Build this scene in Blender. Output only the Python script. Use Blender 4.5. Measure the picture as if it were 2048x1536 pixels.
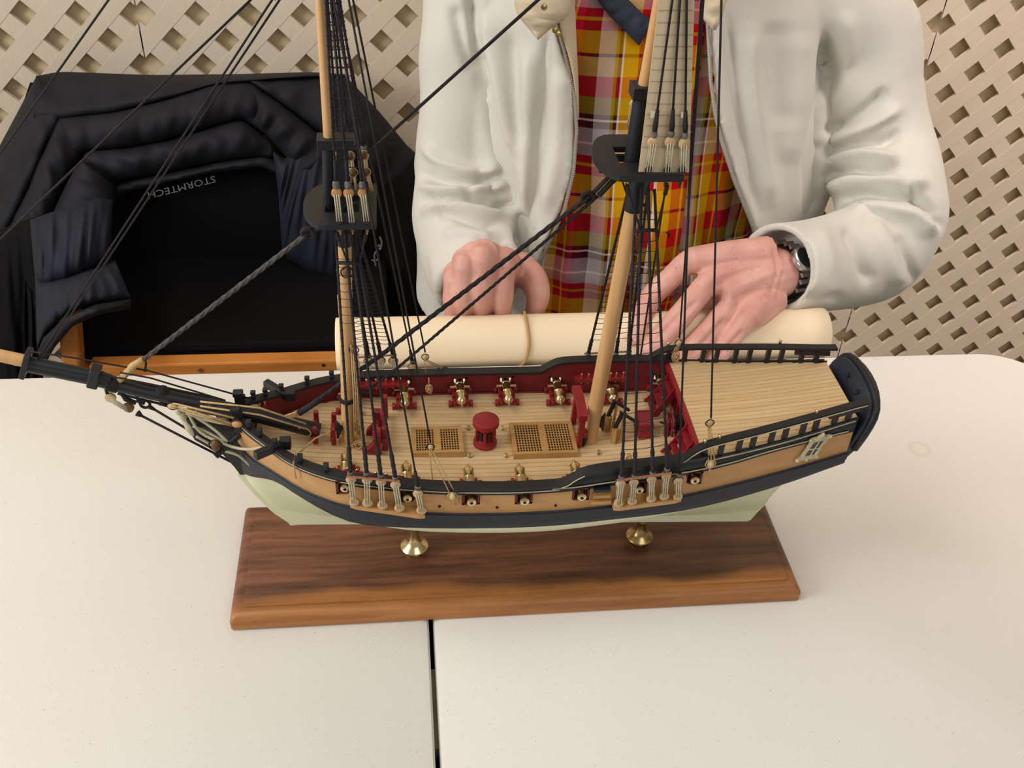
import bpy, bmesh, math, random
import numpy as np
from mathutils import Vector, Matrix
random.seed(7)
for o in list(bpy.data.objects): bpy.data.objects.remove(o)
SC = bpy.context.scene
COL = SC.collection
ZT = 0.74                       # height of the table top above the floor

# ---------------------------------------------------------------- camera
F_PX = 2026.5
CAM = np.array([0.0, 0.0, ZT + 0.70])
_p, _r, _y = 0.6679, -0.0586, 0.1387
_f = np.array([math.sin(_y)*math.cos(_p), math.cos(_y)*math.cos(_p), -math.sin(_p)])
_rt = np.array([math.cos(_y), -math.sin(_y), 0.0]); _dn = np.cross(_f, _rt)
RM = np.array([math.cos(_r)*_rt+math.sin(_r)*_dn, -math.sin(_r)*_rt+math.cos(_r)*_dn, _f])
cd = bpy.data.cameras.new('camera'); cam = bpy.data.objects.new('camera', cd); COL.objects.link(cam)
cd.sensor_width = 36.0; cd.lens = 36.0*F_PX/2048.0; cd.clip_start = 0.02; cd.clip_end = 50
cam.matrix_world = Matrix([[RM[0][i], -RM[1][i], -RM[2][i], CAM[i]] for i in range(3)] + [[0, 0, 0, 1]])
SC.camera = cam

# ---------------------------------------------------------------- light, world, exposure
W = bpy.data.worlds.new('world'); SC.world = W; W.use_nodes = True
W.node_tree.nodes['Background'].inputs[0].default_value = (1.0, 0.93, 0.86, 1)
W.node_tree.nodes['Background'].inputs[1].default_value = 0.31
SC.view_settings.view_transform = 'Standard'; SC.view_settings.look = 'None'
SC.view_settings.exposure = 0.12; SC.view_settings.gamma = 1.0; SC.view_settings.use_curve_mapping = False

def area(name, loc, target, size, power, color):
    l = bpy.data.lights.new(name, 'AREA'); l.shape = 'RECTANGLE'; l.size, l.size_y = size
    l.energy = power; l.color = color
    o = bpy.data.objects.new(name, l); COL.objects.link(o); o.location = loc
    o.rotation_euler = (Vector(target)-Vector(loc)).to_track_quat('-Z', 'Y').to_euler()
    return o
area('daylight_from_left', (-2.35, -0.05, 1.85), (0.1, 0.75, 0.80), (1.1, 0.9), 38, (1.0, 0.98, 0.955))
area('ceiling_light_over_table', (-0.95, 0.55, 2.55), (-0.35, 0.75, 0.74), (1.2, 0.5), 13, (1.0, 0.95, 0.87))
area('ceiling_light_behind_camera', (0.75, -0.95, 2.55), (0.45, 0.9, 0.8), (1.2, 0.6), 10, (0.90, 0.96, 1.0))
area('ceiling_light_right', (1.55, 0.80, 2.55), (1.40, 1.75, 0.30), (0.9, 0.5), 12, (1.0, 0.85, 0.78)).data.spread = 1.5

# ---------------------------------------------------------------- pixel helpers (photo pixel -> point in the room)
def ray(x, y): return np.array([(x-1024)/F_PX, (y-768)/F_PX, 1.0]) @ RM
def PY(x, y, Y): d = ray(x, y); return Vector(CAM + d*(Y/d[1]))
def PZ(x, y, Z): d = ray(x, y); return Vector(CAM + d*((Z-CAM[2])/d[2]))
def to_px(P):
    q = (np.asarray(P)-CAM) @ RM.T
    return np.stack([1024+F_PX*q[..., 0]/q[..., 2], 768+F_PX*q[..., 1]/q[..., 2]], -1)

# ---------------------------------------------------------------- materials
def lin(c):
    return tuple(((v/255)/12.92 if v/255 <= 0.04045 else ((v/255+0.055)/1.055)**2.4) for v in c)
MATS = {}
def mat(name, rgb, rough=0.5, metal=0.0, rgb2=None, scale=(40, 40, 40), detail=4.0, lo=0.35, hi=0.65, bump=0.0, bscale=None, spec=0.5, coat=0.0, sheen=0.0):
    m = bpy.data.materials.new(name); m.use_nodes = True; MATS[name] = m
    nt = m.node_tree; N = nt.nodes; L = nt.links; b = N['Principled BSDF']
    b.inputs['Roughness'].default_value = rough; b.inputs['Metallic'].default_value = metal
    b.inputs['Specular IOR Level'].default_value = spec; b.inputs['Coat Weight'].default_value = coat
    b.inputs['Sheen Weight'].default_value = sheen
    c1 = lin(rgb); c2 = lin(rgb2) if rgb2 else tuple(v*0.9 for v in c1)
    tc = N.new('ShaderNodeTexCoord'); mp = N.new('ShaderNodeMapping'); mp.inputs['Scale'].default_value = scale
    no = N.new('ShaderNodeTexNoise'); no.inputs['Scale'].default_value = 1.0; no.inputs['Detail'].default_value = detail
    rp = N.new('ShaderNodeValToRGB'); e = rp.color_ramp.elements
    e[0].position, e[1].position = lo, hi; e[0].color = (*c2, 1); e[1].color = (*c1, 1)
    L.new(tc.outputs['Object'], mp.inputs[0]); L.new(mp.outputs[0], no.inputs[0]); L.new(no.outputs[0], rp.inputs[0]); L.new(rp.outputs[0], b.inputs['Base Color'])
    if bump:
        n2 = no
        if bscale:
            mp2 = N.new('ShaderNodeMapping'); mp2.inputs['Scale'].default_value = bscale; L.new(tc.outputs['Object'], mp2.inputs[0])
            n2 = N.new('ShaderNodeTexNoise'); n2.inputs['Scale'].default_value = 1.0; n2.inputs['Detail'].default_value = 3; L.new(mp2.outputs[0], n2.inputs[0])
        bp = N.new('ShaderNodeBump'); bp.inputs['Strength'].default_value = bump; bp.inputs['Distance'].default_value = 0.002
        L.new(n2.outputs[0], bp.inputs['Height']); L.new(bp.outputs[0], b.inputs['Normal'])
    return m

mat('lattice_plastic', (214, 200, 180), 0.55, rgb2=(206, 191, 170), scale=(6, 6, 6), bump=0.25, bscale=(160, 160, 18))
mat('wall_paint', (224, 204, 168), 0.8, rgb2=(214, 194, 158), scale=(5, 5, 5))
mat('floor_tile', (120, 108, 92), 0.7, scale=(8, 8, 8))
mat('hull_black', (25, 27, 33), 0.5, rgb2=(19, 20, 26), scale=(60, 60, 60))
mat('hull_blue_black', (36, 46, 62), 0.5, rgb2=(28, 37, 52), scale=(60, 60, 60))
mat('wale_navy', (31, 34, 46), 0.55, rgb2=(24, 26, 36), scale=(20, 200, 200))
mat('hull_ochre', (196, 150, 96), 0.55, rgb2=(186, 138, 86), scale=(25, 120, 120))
mat('hull_white', (222, 222, 190), 0.5, rgb2=(208, 212, 170), scale=(14, 30, 30))
mat('bulwark_red', (118, 20, 30), 0.55, rgb2=(98, 14, 24), scale=(50, 50, 50))
mat('paint_red', (146, 24, 36), 0.5, rgb2=(130, 18, 30), scale=(60, 60, 60))
mat('port_red', (84, 26, 22), 0.6)
mat('deck_wood', (219, 188, 143), 0.55, rgb2=(207, 172, 125), scale=(9, 260, 100), bump=0.05)
mat('deck_wood_b', (222, 193, 147), 0.55, rgb2=(211, 178, 131), scale=(8, 240, 100), bump=0.05)
mat('deck_caulk', (104, 74, 44), 0.8)
mat('trim_cream', (190, 182, 150), 0.55, rgb2=(168, 160, 130), scale=(60, 60, 60))
mat('channel_wood', (196, 150, 92), 0.5, rgb2=(180, 132, 76), scale=(40, 200, 200))
mat('mast_wood', (216, 172, 120), 0.5, rgb2=(200, 152, 98), scale=(180, 180, 12), bump=0.04)
mat('grating_wood', (186, 144, 84), 0.55, rgb2=(170, 126, 70), scale=(60, 200, 100))
mat('deadeye_wood', (206, 178, 136), 0.5, rgb2=(190, 158, 112), scale=(200, 200, 200))
mat('deadeye_orange', (200, 148, 92), 0.5, rgb2=(186, 132, 78), scale=(200, 200, 200))
mat('lanyard', (198, 190, 164), 0.8, rgb2=(180, 170, 140), scale=(700, 700, 700))
mat('rope_tan', (200, 170, 120), 0.8, rgb2=(176, 142, 92), scale=(600, 600, 600))
mat('rope_dark', (32, 26, 27), 0.85, rgb2=(20, 16, 18), scale=(500, 500, 500), bump=0.3)
mat('rope_purple', (35, 29, 38), 0.85, rgb2=(24, 19, 26), scale=(500, 500, 500), bump=0.3)
mat('stay_grey', (84, 78, 76), 0.85, rgb2=(60, 55, 54), scale=(400, 400, 400))
mat('seizing_grey', (112, 108, 104), 0.8, rgb2=(82, 78, 76), scale=(400, 400, 400))
mat('copper_bar', (176, 118, 92), 0.4, metal=0.4)
mat('brass', (220, 202, 156), 0.27, metal=1.0, rgb2=(204, 184, 136), scale=(80, 80, 80))
mat('brass_dark', (186, 158, 108), 0.3, metal=1.0, rgb2=(140, 112, 64), scale=(120, 120, 120))
mat('bore_black', (14, 12, 10), 0.8)
mat('block_wood', (120, 76, 42), 0.5, rgb2=(92, 56, 30), scale=(200, 200, 200))
mat('ornament_cream', (206, 196, 164), 0.35, rgb2=(170, 160, 126), scale=(160, 160, 160), spec=0.7)
mat('pane_dark', (40, 44, 26), 0.2)
mat('card_beige', (214, 194, 162), 0.7, rgb2=(208, 186, 152), scale=(10, 10, 10))
mat('card_pencil', (178, 158, 130), 0.8)
mat('tape', (224, 216, 192), 0.5)
mat('paper', (238, 220, 190), 0.75, rgb2=(234, 214, 182), scale=(4, 14, 14))
mat('band_rubber', (178, 142, 92), 0.7)
mat('chair_wood', (206, 134, 62), 0.4, rgb2=(186, 112, 46), scale=(8, 8, 60))
mat('black_shell', (34, 33, 40), 0.72, rgb2=(26, 25, 31), scale=(14, 14, 14), bump=0.3, bscale=(60, 60, 35), spec=0.22)
mat('black_shell_blue', (37, 40, 53), 0.7, rgb2=(29, 31, 42), scale=(14, 14, 14), bump=0.3, bscale=(60, 60, 35), spec=0.22)
mat('black_lining', (11, 10, 12), 0.85, rgb2=(11, 10, 12), scale=(20, 20, 20), spec=0.15)
mat('print_white', (112, 110, 112), 0.6)
mat('print_grey', (84, 84, 92), 0.6)
mat('jacket_cream', (207, 204, 195), 0.75, rgb2=(200, 196, 186), scale=(7, 7, 7), bump=0.05, bscale=(500, 500, 500), sheen=0.15)
mat('collar_tan', (200, 184, 156), 0.8, rgb2=(188, 172, 144), scale=(30, 30, 30), bump=0.1)
mat('zip_metal', (196, 196, 192), 0.35, metal=0.7)
mat('navy_knit', (40, 48, 66), 0.9, rgb2=(30, 36, 50), scale=(90, 90, 90))
mat('trousers_dark', (26, 26, 32), 0.85)
mat('hair_grey', (150, 146, 140), 0.8, rgb2=(120, 116, 110), scale=(60, 60, 60))
mat('watch_steel', (200, 202, 205), 0.22, metal=1.0)
mat('watch_dial', (24, 26, 30), 0.2)
mat('leather_black', (20, 19, 19), 0.6)
mat('table_leg_steel', (120, 120, 122), 0.4, metal=0.8)
mat('bracket_beige', (190, 176, 150), 0.6)
mat('lamp_frame', (232, 232, 228), 0.6)
mat('eye_white', (232, 228, 222), 0.3)

def skin_mat():
    m = mat('skin', (214, 164, 150), 0.55, rgb2=(200, 142, 130), scale=(30, 30, 30), bump=0.12, bscale=(260, 260, 260))
    nt = m.node_tree; N = nt.nodes; L = nt.links; b = N['Principled BSDF']
    b.inputs['Subsurface Weight'].default_value = 0.08; b.inputs['Subsurface Radius'].default_value = (0.006, 0.002, 0.001)
    tc = N['Texture Coordinate']; vo = N.new('ShaderNodeTexVoronoi'); vo.inputs['Scale'].default_value = 140
    r = N.new('ShaderNodeValToRGB'); e = r.color_ramp.elements; e[0].position = 0.0; e[1].position = 0.20
    e[0].color = (0.34, 0.27, 0.25, 1); e[1].color = (1, 1, 1, 1)
    n2 = N.new('ShaderNodeTexNoise'); n2.inputs['Scale'].default_value = 45; r2 = N.new('ShaderNodeValToRGB'); r2.color_ramp.elements[0].position = .5; r2.color_ramp.elements[1].position = .62
    mx = N.new('ShaderNodeMix'); mx.data_type = 'RGBA'; mx.blend_type = 'MULTIPLY'
    old = b.inputs['Base Color'].links[0].from_socket
    L.new(tc.outputs['Object'], vo.inputs[0]); L.new(vo.outputs['Distance'], r.inputs[0]); L.new(tc.outputs['Object'], n2.inputs[0]); L.new(n2.outputs[0], r2.inputs[0])
    L.new(r2.outputs[0], mx.inputs[0]); L.new(old, mx.inputs[6]); L.new(r.outputs[0], mx.inputs[7]); L.new(mx.outputs[2], b.inputs['Base Color'])
    return m
skin_mat()

def table_mat():
    m = mat('table_plastic', (230, 227, 222), 0.42, rgb2=(226, 222, 216), scale=(3, 3, 3), bump=0.12, bscale=(900, 900, 900))
    nt = m.node_tree; N = nt.nodes; L = nt.links; b = N['Principled BSDF']
    tc = N['Texture Coordinate']; old = b.inputs['Base Color'].links[0].from_socket
    for sc, lo, hi, c in ((230, 0.06, 0.12, (0.50, 0.43, 0.40, 1)), (70, 0.026, 0.04, (0.40, 0.38, 0.38, 1))):
        vo = N.new('ShaderNodeTexVoronoi'); vo.inputs['Scale'].default_value = sc; vo.inputs['Randomness'].default_value = 1
        r = N.new('ShaderNodeValToRGB'); e = r.color_ramp.elements; e[0].position = lo; e[1].position = hi; e[0].color = c; e[1].color = (1, 1, 1, 1)
        mx = N.new('ShaderNodeMix'); mx.data_type = 'RGBA'; mx.blend_type = 'MULTIPLY'; mx.inputs[0].default_value = 0.45 if sc > 100 else 0.8
        L.new(tc.outputs['Object'], vo.inputs[0]); L.new(vo.outputs['Distance'], r.inputs[0])
        L.new(old, mx.inputs[6]); L.new(r.outputs[0], mx.inputs[7]); old = mx.outputs[2]
    # faint tea-ring and scuff stains
    for cx, cy, rad, wd in ((0.5445, 0.749, 0.010, 0.003),):
        vm = N.new('ShaderNodeVectorMath'); vm.operation = 'DISTANCE'; vm.inputs[1].default_value = (cx, cy, ZT)
        geo = N.new('ShaderNodeNewGeometry'); L.new(geo.outputs['Position'], vm.inputs[0])
        s = N.new('ShaderNodeMath'); s.operation = 'SUBTRACT'; s.inputs[1].default_value = rad; L.new(vm.outputs['Value'], s.inputs[0])
        a = N.new('ShaderNodeMath'); a.operation = 'ABSOLUTE'; L.new(s.outputs[0], a.inputs[0])
        r = N.new('ShaderNodeValToRGB'); e = r.color_ramp.elements; e[0].position = 0; e[1].position = wd; e[0].color = (0.84, 0.74, 0.58, 1); e[1].color = (1, 1, 1, 1)
        mx = N.new('ShaderNodeMix'); mx.data_type = 'RGBA'; mx.blend_type = 'MULTIPLY'; mx.inputs[0].default_value = 0.4
        L.new(a.outputs[0], r.inputs[0]); L.new(old, mx.inputs[6]); L.new(r.outputs[0], mx.inputs[7]); old = mx.outputs[2]
    L.new(old, b.inputs['Base Color'])
table_mat()

def walnut_mat():
    m = bpy.data.materials.new('walnut'); m.use_nodes = True; MATS['walnut'] = m
    nt = m.node_tree; N = nt.nodes; L = nt.links; b = N['Principled BSDF']; b.inputs['Roughness'].default_value = 0.42; b.inputs['Specular IOR Level'].default_value = 0.45
    tc = N.new('ShaderNodeTexCoord'); mp = N.new('ShaderNodeMapping'); mp.inputs['Scale'].default_value = (7, 110, 110); L.new(tc.outputs['Object'], mp.inputs[0])
    big = N.new('ShaderNodeTexNoise'); big.inputs['Scale'].default_value = 9; big.inputs['Detail'].default_value = 2; L.new(tc.outputs['Object'], big.inputs[0])
    ad = N.new('ShaderNodeMixRGB'); ad.blend_type = 'ADD'; ad.inputs[0].default_value = 1.6; L.new(mp.outputs[0], ad.inputs[1]); L.new(big.outputs['Color'], ad.inputs[2])
    no = N.new('ShaderNodeTexNoise'); no.inputs['Scale'].default_value = 1.0; no.inputs['Detail'].default_value = 6; no.inputs['Roughness'].default_value = 0.62; L.new(ad.outputs[0], no.inputs[0])
    r = N.new('ShaderNodeValToRGB'); e = r.color_ramp.elements; e[0].position = 0.30; e[1].position = 0.72
    e[0].color = (*lin((66, 40, 30)), 1); e[1].color = (*lin((142, 92, 62)), 1); k = r.color_ramp.elements.new(0.5); k.color = (*lin((110, 70, 50)), 1)
    L.new(no.outputs[0], r.inputs[0])
    # lighter sapwood towards the near edge of the board
    sx = N.new('ShaderNodeSeparateXYZ'); L.new(tc.outputs['Object'], sx.inputs[0])
    wv = N.new('ShaderNodeMath'); wv.operation = 'MULTIPLY_ADD'; wv.inputs[1].default_value = 0.03; L.new(big.outputs[0], wv.inputs[0]); L.new(sx.outputs['Y'], wv.inputs[2])
    sl = N.new('ShaderNodeMath'); sl.operation = 'MULTIPLY_ADD'; sl.inputs[1].default_value = -0.012; L.new(sx.outputs['X'], sl.inputs[0]); L.new(wv.outputs[0], sl.inputs[2])
    mr = N.new('ShaderNodeMapRange'); mr.inputs[1].default_value = -0.036; mr.inputs[2].default_value = -0.026; mr.inputs[3].default_value = 1; mr.inputs[4].default_value = 0; L.new(sl.outputs[0], mr.inputs[0])
    sap = N.new('ShaderNodeValToRGB'); e = sap.color_ramp.elements; e[0].position = .3; e[1].position = .7; e[0].color = (*lin((142, 88, 44)), 1); e[1].color = (*lin((178, 120, 68)), 1); L.new(no.outputs[0], sap.inputs[0])
    # dark heartwood streak
    mr2 = N.new('ShaderNodeMapRange'); mr2.inputs[1].default_value = -0.04; mr2.inputs[2].default_value = 0.12; mr2.inputs[3].default_value = 1; mr2.inputs[4].default_value = 0.62; L.new(sx.outputs['X'], mr2.inputs[0])
    dk = N.new('ShaderNodeMixRGB'); dk.blend_type = 'MULTIPLY'; dk.inputs[0].default_value = 1; L.new(r.outputs[0], dk.inputs[1]); L.new(mr2.outputs[0], dk.inputs[2])
    mx = N.new('ShaderNodeMixRGB'); L.new(mr.outputs[0], mx.inputs[0]); L.new(dk.outputs[0], mx.inputs[1]); L.new(sap.outputs[0], mx.inputs[2]); L.new(mx.outputs[0], b.inputs['Base Color'])
walnut_mat()

def plaid_mat():
    m = bpy.data.materials.new('plaid_cotton'); m.use_nodes = True; MATS['plaid_cotton'] = m
    nt = m.node_tree; N = nt.nodes; L = nt.links; b = N['Principled BSDF']; b.inputs['Roughness'].default_value = 0.85; b.inputs['Specular IOR Level'].default_value = 0.2
    uv = N.new('ShaderNodeUVMap'); uv.uv_map = 'UVMap'; sx = N.new('ShaderNodeSeparateXYZ'); L.new(uv.outputs[0], sx.inputs[0])
    def stripes(sock, period, bands):
        d = N.new('ShaderNodeMath'); d.operation = 'DIVIDE'; d.inputs[1].default_value = period; L.new(sock, d.inputs[0])
        fr = N.new('ShaderNodeMath'); fr.operation = 'FRACT'; L.new(d.outputs[0], fr.inputs[0])
        r = N.new('ShaderNodeValToRGB'); cr = r.color_ramp; cr.interpolation = 'CONSTANT'
        for i, (p, c) in enumerate(bands):
            e = cr.elements[i] if i < 2 else cr.elements.new(p)
            e.position = p; e.color = (*lin(c), 1)
        L.new(fr.outputs[0], r.inputs[0]); return r.outputs[0]
    red, crim, yel, dk, gry, wht, olv, org = (190, 26, 34), (176, 24, 60), (216, 160, 44), (46, 18, 22), (176, 166, 170), (236, 226, 214), (150, 136, 44), (224, 110, 36)
    mar = (96, 10, 20)
    u = stripes(sx.outputs['X'], 0.078, [(0, mar), (.12, (62, 12, 20)), (.24, gry), (.45, olv), (.49, mar), (.535, wht), (.555, yel), (.715, red), (.85, yel), (.885, crim)])
    v = stripes(sx.outputs['Y'], 0.170, [(0, dk), (.05, wht), (.065, dk), (.10, olv), (.22, red), (.36, (214, 176, 110)), (.49, mar), (.515, yel), (.66, red), (.72, yel), (.745, red), (.80, gry), (.88, wht), (.895, gry)])
    mx = N.new('ShaderNodeMixRGB'); mx.inputs[0].default_value = 0.43; L.new(u, mx.inputs[1]); L.new(v, mx.inputs[2])
    hs = N.new('ShaderNodeHueSaturation'); hs.inputs['Saturation'].default_value = 1.15; hs.inputs['Value'].default_value = 0.94; L.new(mx.outputs[0], hs.inputs['Color'])
    L.new(hs.outputs[0], b.inputs['Base Color'])
plaid_mat()

# ---------------------------------------------------------------- mesh helpers
class MB:
    def __init__(s): s.v = []; s.f = []
    def add(s, vs, fs):
        o = len(s.v); s.v += [tuple(v) for v in vs]; s.f += [tuple(i+o for i in f) for f in fs]; return s
    def box(s, c, size, m=None):
        hx, hy, hz = size[0]/2, size[1]/2, size[2]/2
        p = [Vector((sx*hx, sy*hy, sz*hz)) for sx in (-1, 1) for sy in (-1, 1) for sz in (-1, 1)]
        c = Vector(c); p = [(m @ q if m else q)+c for q in p]
        return s.add(p, [(0, 1, 3, 2), (4, 6, 7, 5), (0, 4, 5, 1), (2, 3, 7, 6), (0, 2, 6, 4), (1, 5, 7, 3)])
    def beam(s, a, b, w, h, up=(0, 0, 1), w2=None, h2=None):
        a, b = Vector(a), Vector(b); d = (b-a).normalized(); r = d.cross(Vector(up))
        if r.length < 1e-5: r = d.cross(Vector((1, 0, 0)))
        r.normalize(); u = r.cross(d)
        w2 = w if w2 is None else w2; h2 = h if h2 is None else h2
        vs = [a+r*sx*w/2+u*sy*h/2 for sx, sy in ((-1, -1), (1, -1), (1, 1), (-1, 1))]+[b+r*sx*w2/2+u*sy*h2/2 for sx, sy in ((-1, -1), (1, -1), (1, 1), (-1, 1))]
        return s.add(vs, [(3, 2, 1, 0), (4, 5, 6, 7), (0, 1, 5, 4), (1, 2, 6, 5), (2, 3, 7, 6), (3, 0, 4, 7)])
    def tube(s, pts, rad, n=6, caps=True):
        pts = [Vector(p) for p in pts]; k = len(pts)
        if not hasattr(rad, '__len__'): rad = [rad]*k
        vs = []; ref = None
        for i, p in enumerate(pts):
            d = (pts[min(i+1, k-1)]-pts[max(i-1, 0)])
            d = d.normalized() if d.length > 1e-9 else Vector((0, 0, 1))
            if ref is None or abs(ref.dot(d)) > 0.98: ref = Vector((0, 0, 1)) if abs(d.z) < 0.9 else Vector((1, 0, 0))
            a = d.cross(ref).normalized(); bb = a.cross(d); ref = bb
            for j in range(n):
                t = 2*math.pi*j/n; vs.append(p+(a*math.cos(t)+bb*math.sin(t))*rad[i])
        fs = [(i*n+j, i*n+(j+1) % n, (i+1)*n+(j+1) % n, (i+1)*n+j) for i in range(k-1) for j in range(n)]
        if caps: fs += [tuple(range(n))[::-1], tuple((k-1)*n+j for j in range(n))]
        return s.add(vs, fs)
    def lathe(s, c, axis, prof, n=12):   # prof: list of (distance along axis, radius)
        c = Vector(c); ax = Vector(axis).normalized()
        ref = Vector((0, 0, 1)) if abs(ax.z) < 0.9 else Vector((1, 0, 0)); a = ax.cross(ref).normalized(); b = a.cross(ax)
        vs = [c+ax*h+(a*math.cos(2*math.pi*j/n)+b*math.sin(2*math.pi*j/n))*max(r, 1e-5) for h, r in prof for j in range(n)]
        k = len(prof)
        fs = [(i*n+j, (i+1)*n+j, (i+1)*n+(j+1) % n, i*n+(j+1) % n) for i in range(k-1) for j in range(n)]
        fs += [tuple(range(n)), tuple((k-1)*n+j for j in range(n))[::-1]]
        return s.add(vs, fs)
    def prism(s, poly, off):             # closed outline (3D points) pushed along a vector
        off = Vector(off); n = len(poly); vs = [Vector(p) for p in poly]; vs += [p+off for p in vs]
        return s.add(vs, [tuple(range(n))[::-1], tuple(range(n, 2*n))]+[(i, (i+1) % n, n+(i+1) % n, n+i) for i in range(n)])
    def grid(s, rows, close_u=False, skip=()):
        R = len(rows); C = len(rows[0]); vs = [v for r in rows for v in r]
        fs = [(i*C+j, i*C+(j+1) % C, (i+1)*C+(j+1) % C, (i+1)*C+j) for i in range(R-1) for j in range(C if close_u else C-1) if (i, j) not in skip]
        return s.add(vs, fs)
    def ring(s, c, axis, R, r, n=16, m=6):
        ax = Vector(axis).normalized(); ref = Vector((0, 0, 1)) if abs(ax.z) < 0.9 else Vector((1, 0, 0)); a = ax.cross(ref).normalized(); b = a.cross(ax); c = Vector(c)
        vs = []
        for i in range(n):
            t = 2*math.pi*i/n; d = a*math.cos(t)+b*math.sin(t)
            vs += [c+d*(R+r*math.cos(2*math.pi*j/m))+ax*r*math.sin(2*math.pi*j/m) for j in range(m)]
        return s.add(vs, [(i*m+j, ((i+1) % n)*m+j, ((i+1) % n)*m+(j+1) % m, i*m+(j+1) % m) for i in range(n) for j in range(m)])
    def mesh(s, name, smooth=False):
        me = bpy.data.meshes.new(name); me.from_pydata(s.v, [], s.f)
        bm = bmesh.new(); bm.from_mesh(me); bmesh.ops.recalc_face_normals(bm, faces=bm.faces); bm.to_mesh(me); bm.free()
        if smooth:
            me.polygons.foreach_set('use_smooth', [True]*len(me.polygons))
            if smooth != 'all':
                me.set_sharp_from_angle(angle=math.radians(40))
        me.update(); return me
    def build(s, name, m, parent=None, smooth=False, label=None):
        me = s.mesh(name, smooth); me.materials.append(MATS[m] if isinstance(m, str) else m)
        o = bpy.data.objects.new(name, me); COL.objects.link(o)
        if parent is not None: put(o, parent)
        if label: o['label'] = label
        return o
def put(o, parent):
    o.parent = parent; o.matrix_parent_inverse = parent.matrix_basis.inverted()   # every basis is a world transform
def tag(o, label, cat, group=None, kind=None):
    o['label'] = label; o['category'] = cat
    if group: o['group'] = group
    if kind: o['kind'] = kind
    return o
def thing(name, label, cat, loc, group=None):
    o = bpy.data.objects.new(name, None); COL.objects.link(o); o.location = loc; o.empty_display_size = 0.05
    return tag(o, label, cat, group)
def bevel(o, w, seg=2):
    bm = bmesh.new(); bm.from_mesh(o.data)
    bmesh.ops.bevel(bm, geom=bm.edges[:], offset=w, segments=seg, profile=0.5, affect='EDGES', clamp_overlap=True)
    bm.to_mesh(o.data); bm.free(); return o
def interp(tab):
    xs = [t[0] for t in tab]; ys = [t[1] for t in tab]
    # monotone-ish smooth interpolation through the table
    x = np.array(xs); y = np.array(ys); h = np.diff(x); d = np.diff(y)/h
    m = np.zeros(len(x)); m[0], m[-1] = d[0], d[-1]
    for i in range(1, len(x)-1):
        m[i] = 0 if d[i-1]*d[i] <= 0 else 2*d[i-1]*d[i]/(d[i-1]+d[i])
    def f(t):
        if t <= x[0]: return float(y[0])
        if t >= x[-1]: return float(y[-1])
        i = int(np.searchsorted(x, t)-1); s = (t-x[i])/h[i]
        return float((1+2*s)*(1-s)**2*y[i]+s*(1-s)**2*h[i]*m[i]+s*s*(3-2*s)*y[i+1]+s*s*(s-1)*h[i]*m[i+1])
    return f
def frange(a, b, n): return [a+(b-a)*i/(n-1) for i in range(n)]
# ================================================================ the room
YW = 1.75                                                # lattice plane
b = MB().box((0.3, 0.2, -0.02), (5.2, 4.4, 0.04)); o = b.build('floor', 'floor_tile'); o['kind'] = 'structure'
b = MB().box((0.3, YW+0.0345, 1.35), (5.2, 0.03, 2.7)); o = b.build('wall_back', 'wall_paint'); o['kind'] = 'structure'
b = MB().box((0.3, 0.2, 2.72), (5.2, 4.4, 0.04)); o = b.build('ceiling', 'lamp_frame'); o['kind'] = 'structure'

PP = YW/20.155                                           # lattice period along the horizontal
def clip(poly, nx, ny, c):                               # keep nx*x + ny*y <= c
    out = []
    for i, p in enumerate(poly):
        q = poly[(i+1) % len(poly)]; dp = nx*p[0]+ny*p[1]-c; dq = nx*q[0]+ny*q[1]-c
        if dp <= 0: out.append(p)
        if dp*dq < 0: t = dp/(dp-dq); out.append((p[0]+t*(q[0]-p[0]), p[1]+t*(q[1]-p[1])))
    return out
def lattice(x0, x1, u0, v0, label):
    zb, zt = 0.0, 1.25
    root = thing('lattice_panel', label, 'lattice', ((x0+x1)/2, YW, 0)); root['kind'] = 'structure'; del root['category']
    for sgn, yf in ((1, 0.0), (-1, 0.0006)):
        # slats lie where X + sgn*d (d measured down from the camera) is half a period off the hole centres
        off = (u0+sgn*v0)*PP/2+PP/2
        lo = min(x+sgn*(CAM[2]-z) for x in (x0, x1) for z in (zb, zt)); hi = max(x+sgn*(CAM[2]-z) for x in (x0, x1) for z in (zb, zt))
        for k in range(math.floor((lo-off)/PP)-1, math.ceil((hi-off)/PP)+2):
            c = off+k*PP; w = 0.252*PP
            poly = [(x0, zb), (x1, zb), (x1, zt), (x0, zt)]
            # X + sgn*(cz - z) in [c-w, c+w]
            poly = clip(poly, 1, -sgn, c+w-sgn*CAM[2]); 
            if len(poly) > 2: poly = clip(poly, -1, sgn, -(c-w)+sgn*CAM[2])
            if len(poly) < 3: continue
            ar = abs(sum(poly[i][0]*poly[(i+1) % len(poly)][1]-poly[(i+1) % len(poly)][0]*poly[i][1] for i in range(len(poly))))/2
            if ar < 2e-5: continue
            MB().prism([(x, YW+yf, z) for x, z in poly], (0, 0.0075, 0)).build('slat', 'lattice_plastic', root)
XS1 = float(PY(282.5, 77, YW).x); XS2 = float(PY(1866, 90, YW).x)
lattice(XS1-0.80, XS1-0.0012, -13.8207, 13.5711, 'cream lattice panel left of the seam, behind the black puffer jacket')
lattice(XS1+0.0012, XS2-0.0012, -3.4074, 13.5302, 'wide middle cream lattice panel behind the man and the chair')
lattice(XS2+0.0012, XS2+0.62, 24.9574, 13.6148, 'cream lattice panel right of the right-hand seam')

# ceiling lamps
for k, (x, y, lb) in enumerate(((-0.95, 0.55, 'flat white ceiling lamp above the left end of the table'), (0.75, -0.95, 'flat white ceiling lamp behind the camera'))):
    r = thing('ceiling_lamp', lb, 'lamp', (x, y, 2.70))
    MB().box((x, y, 2.675), (1.24, 0.54, 0.04)).build('lamp_housing', 'lamp_frame', r)

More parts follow.
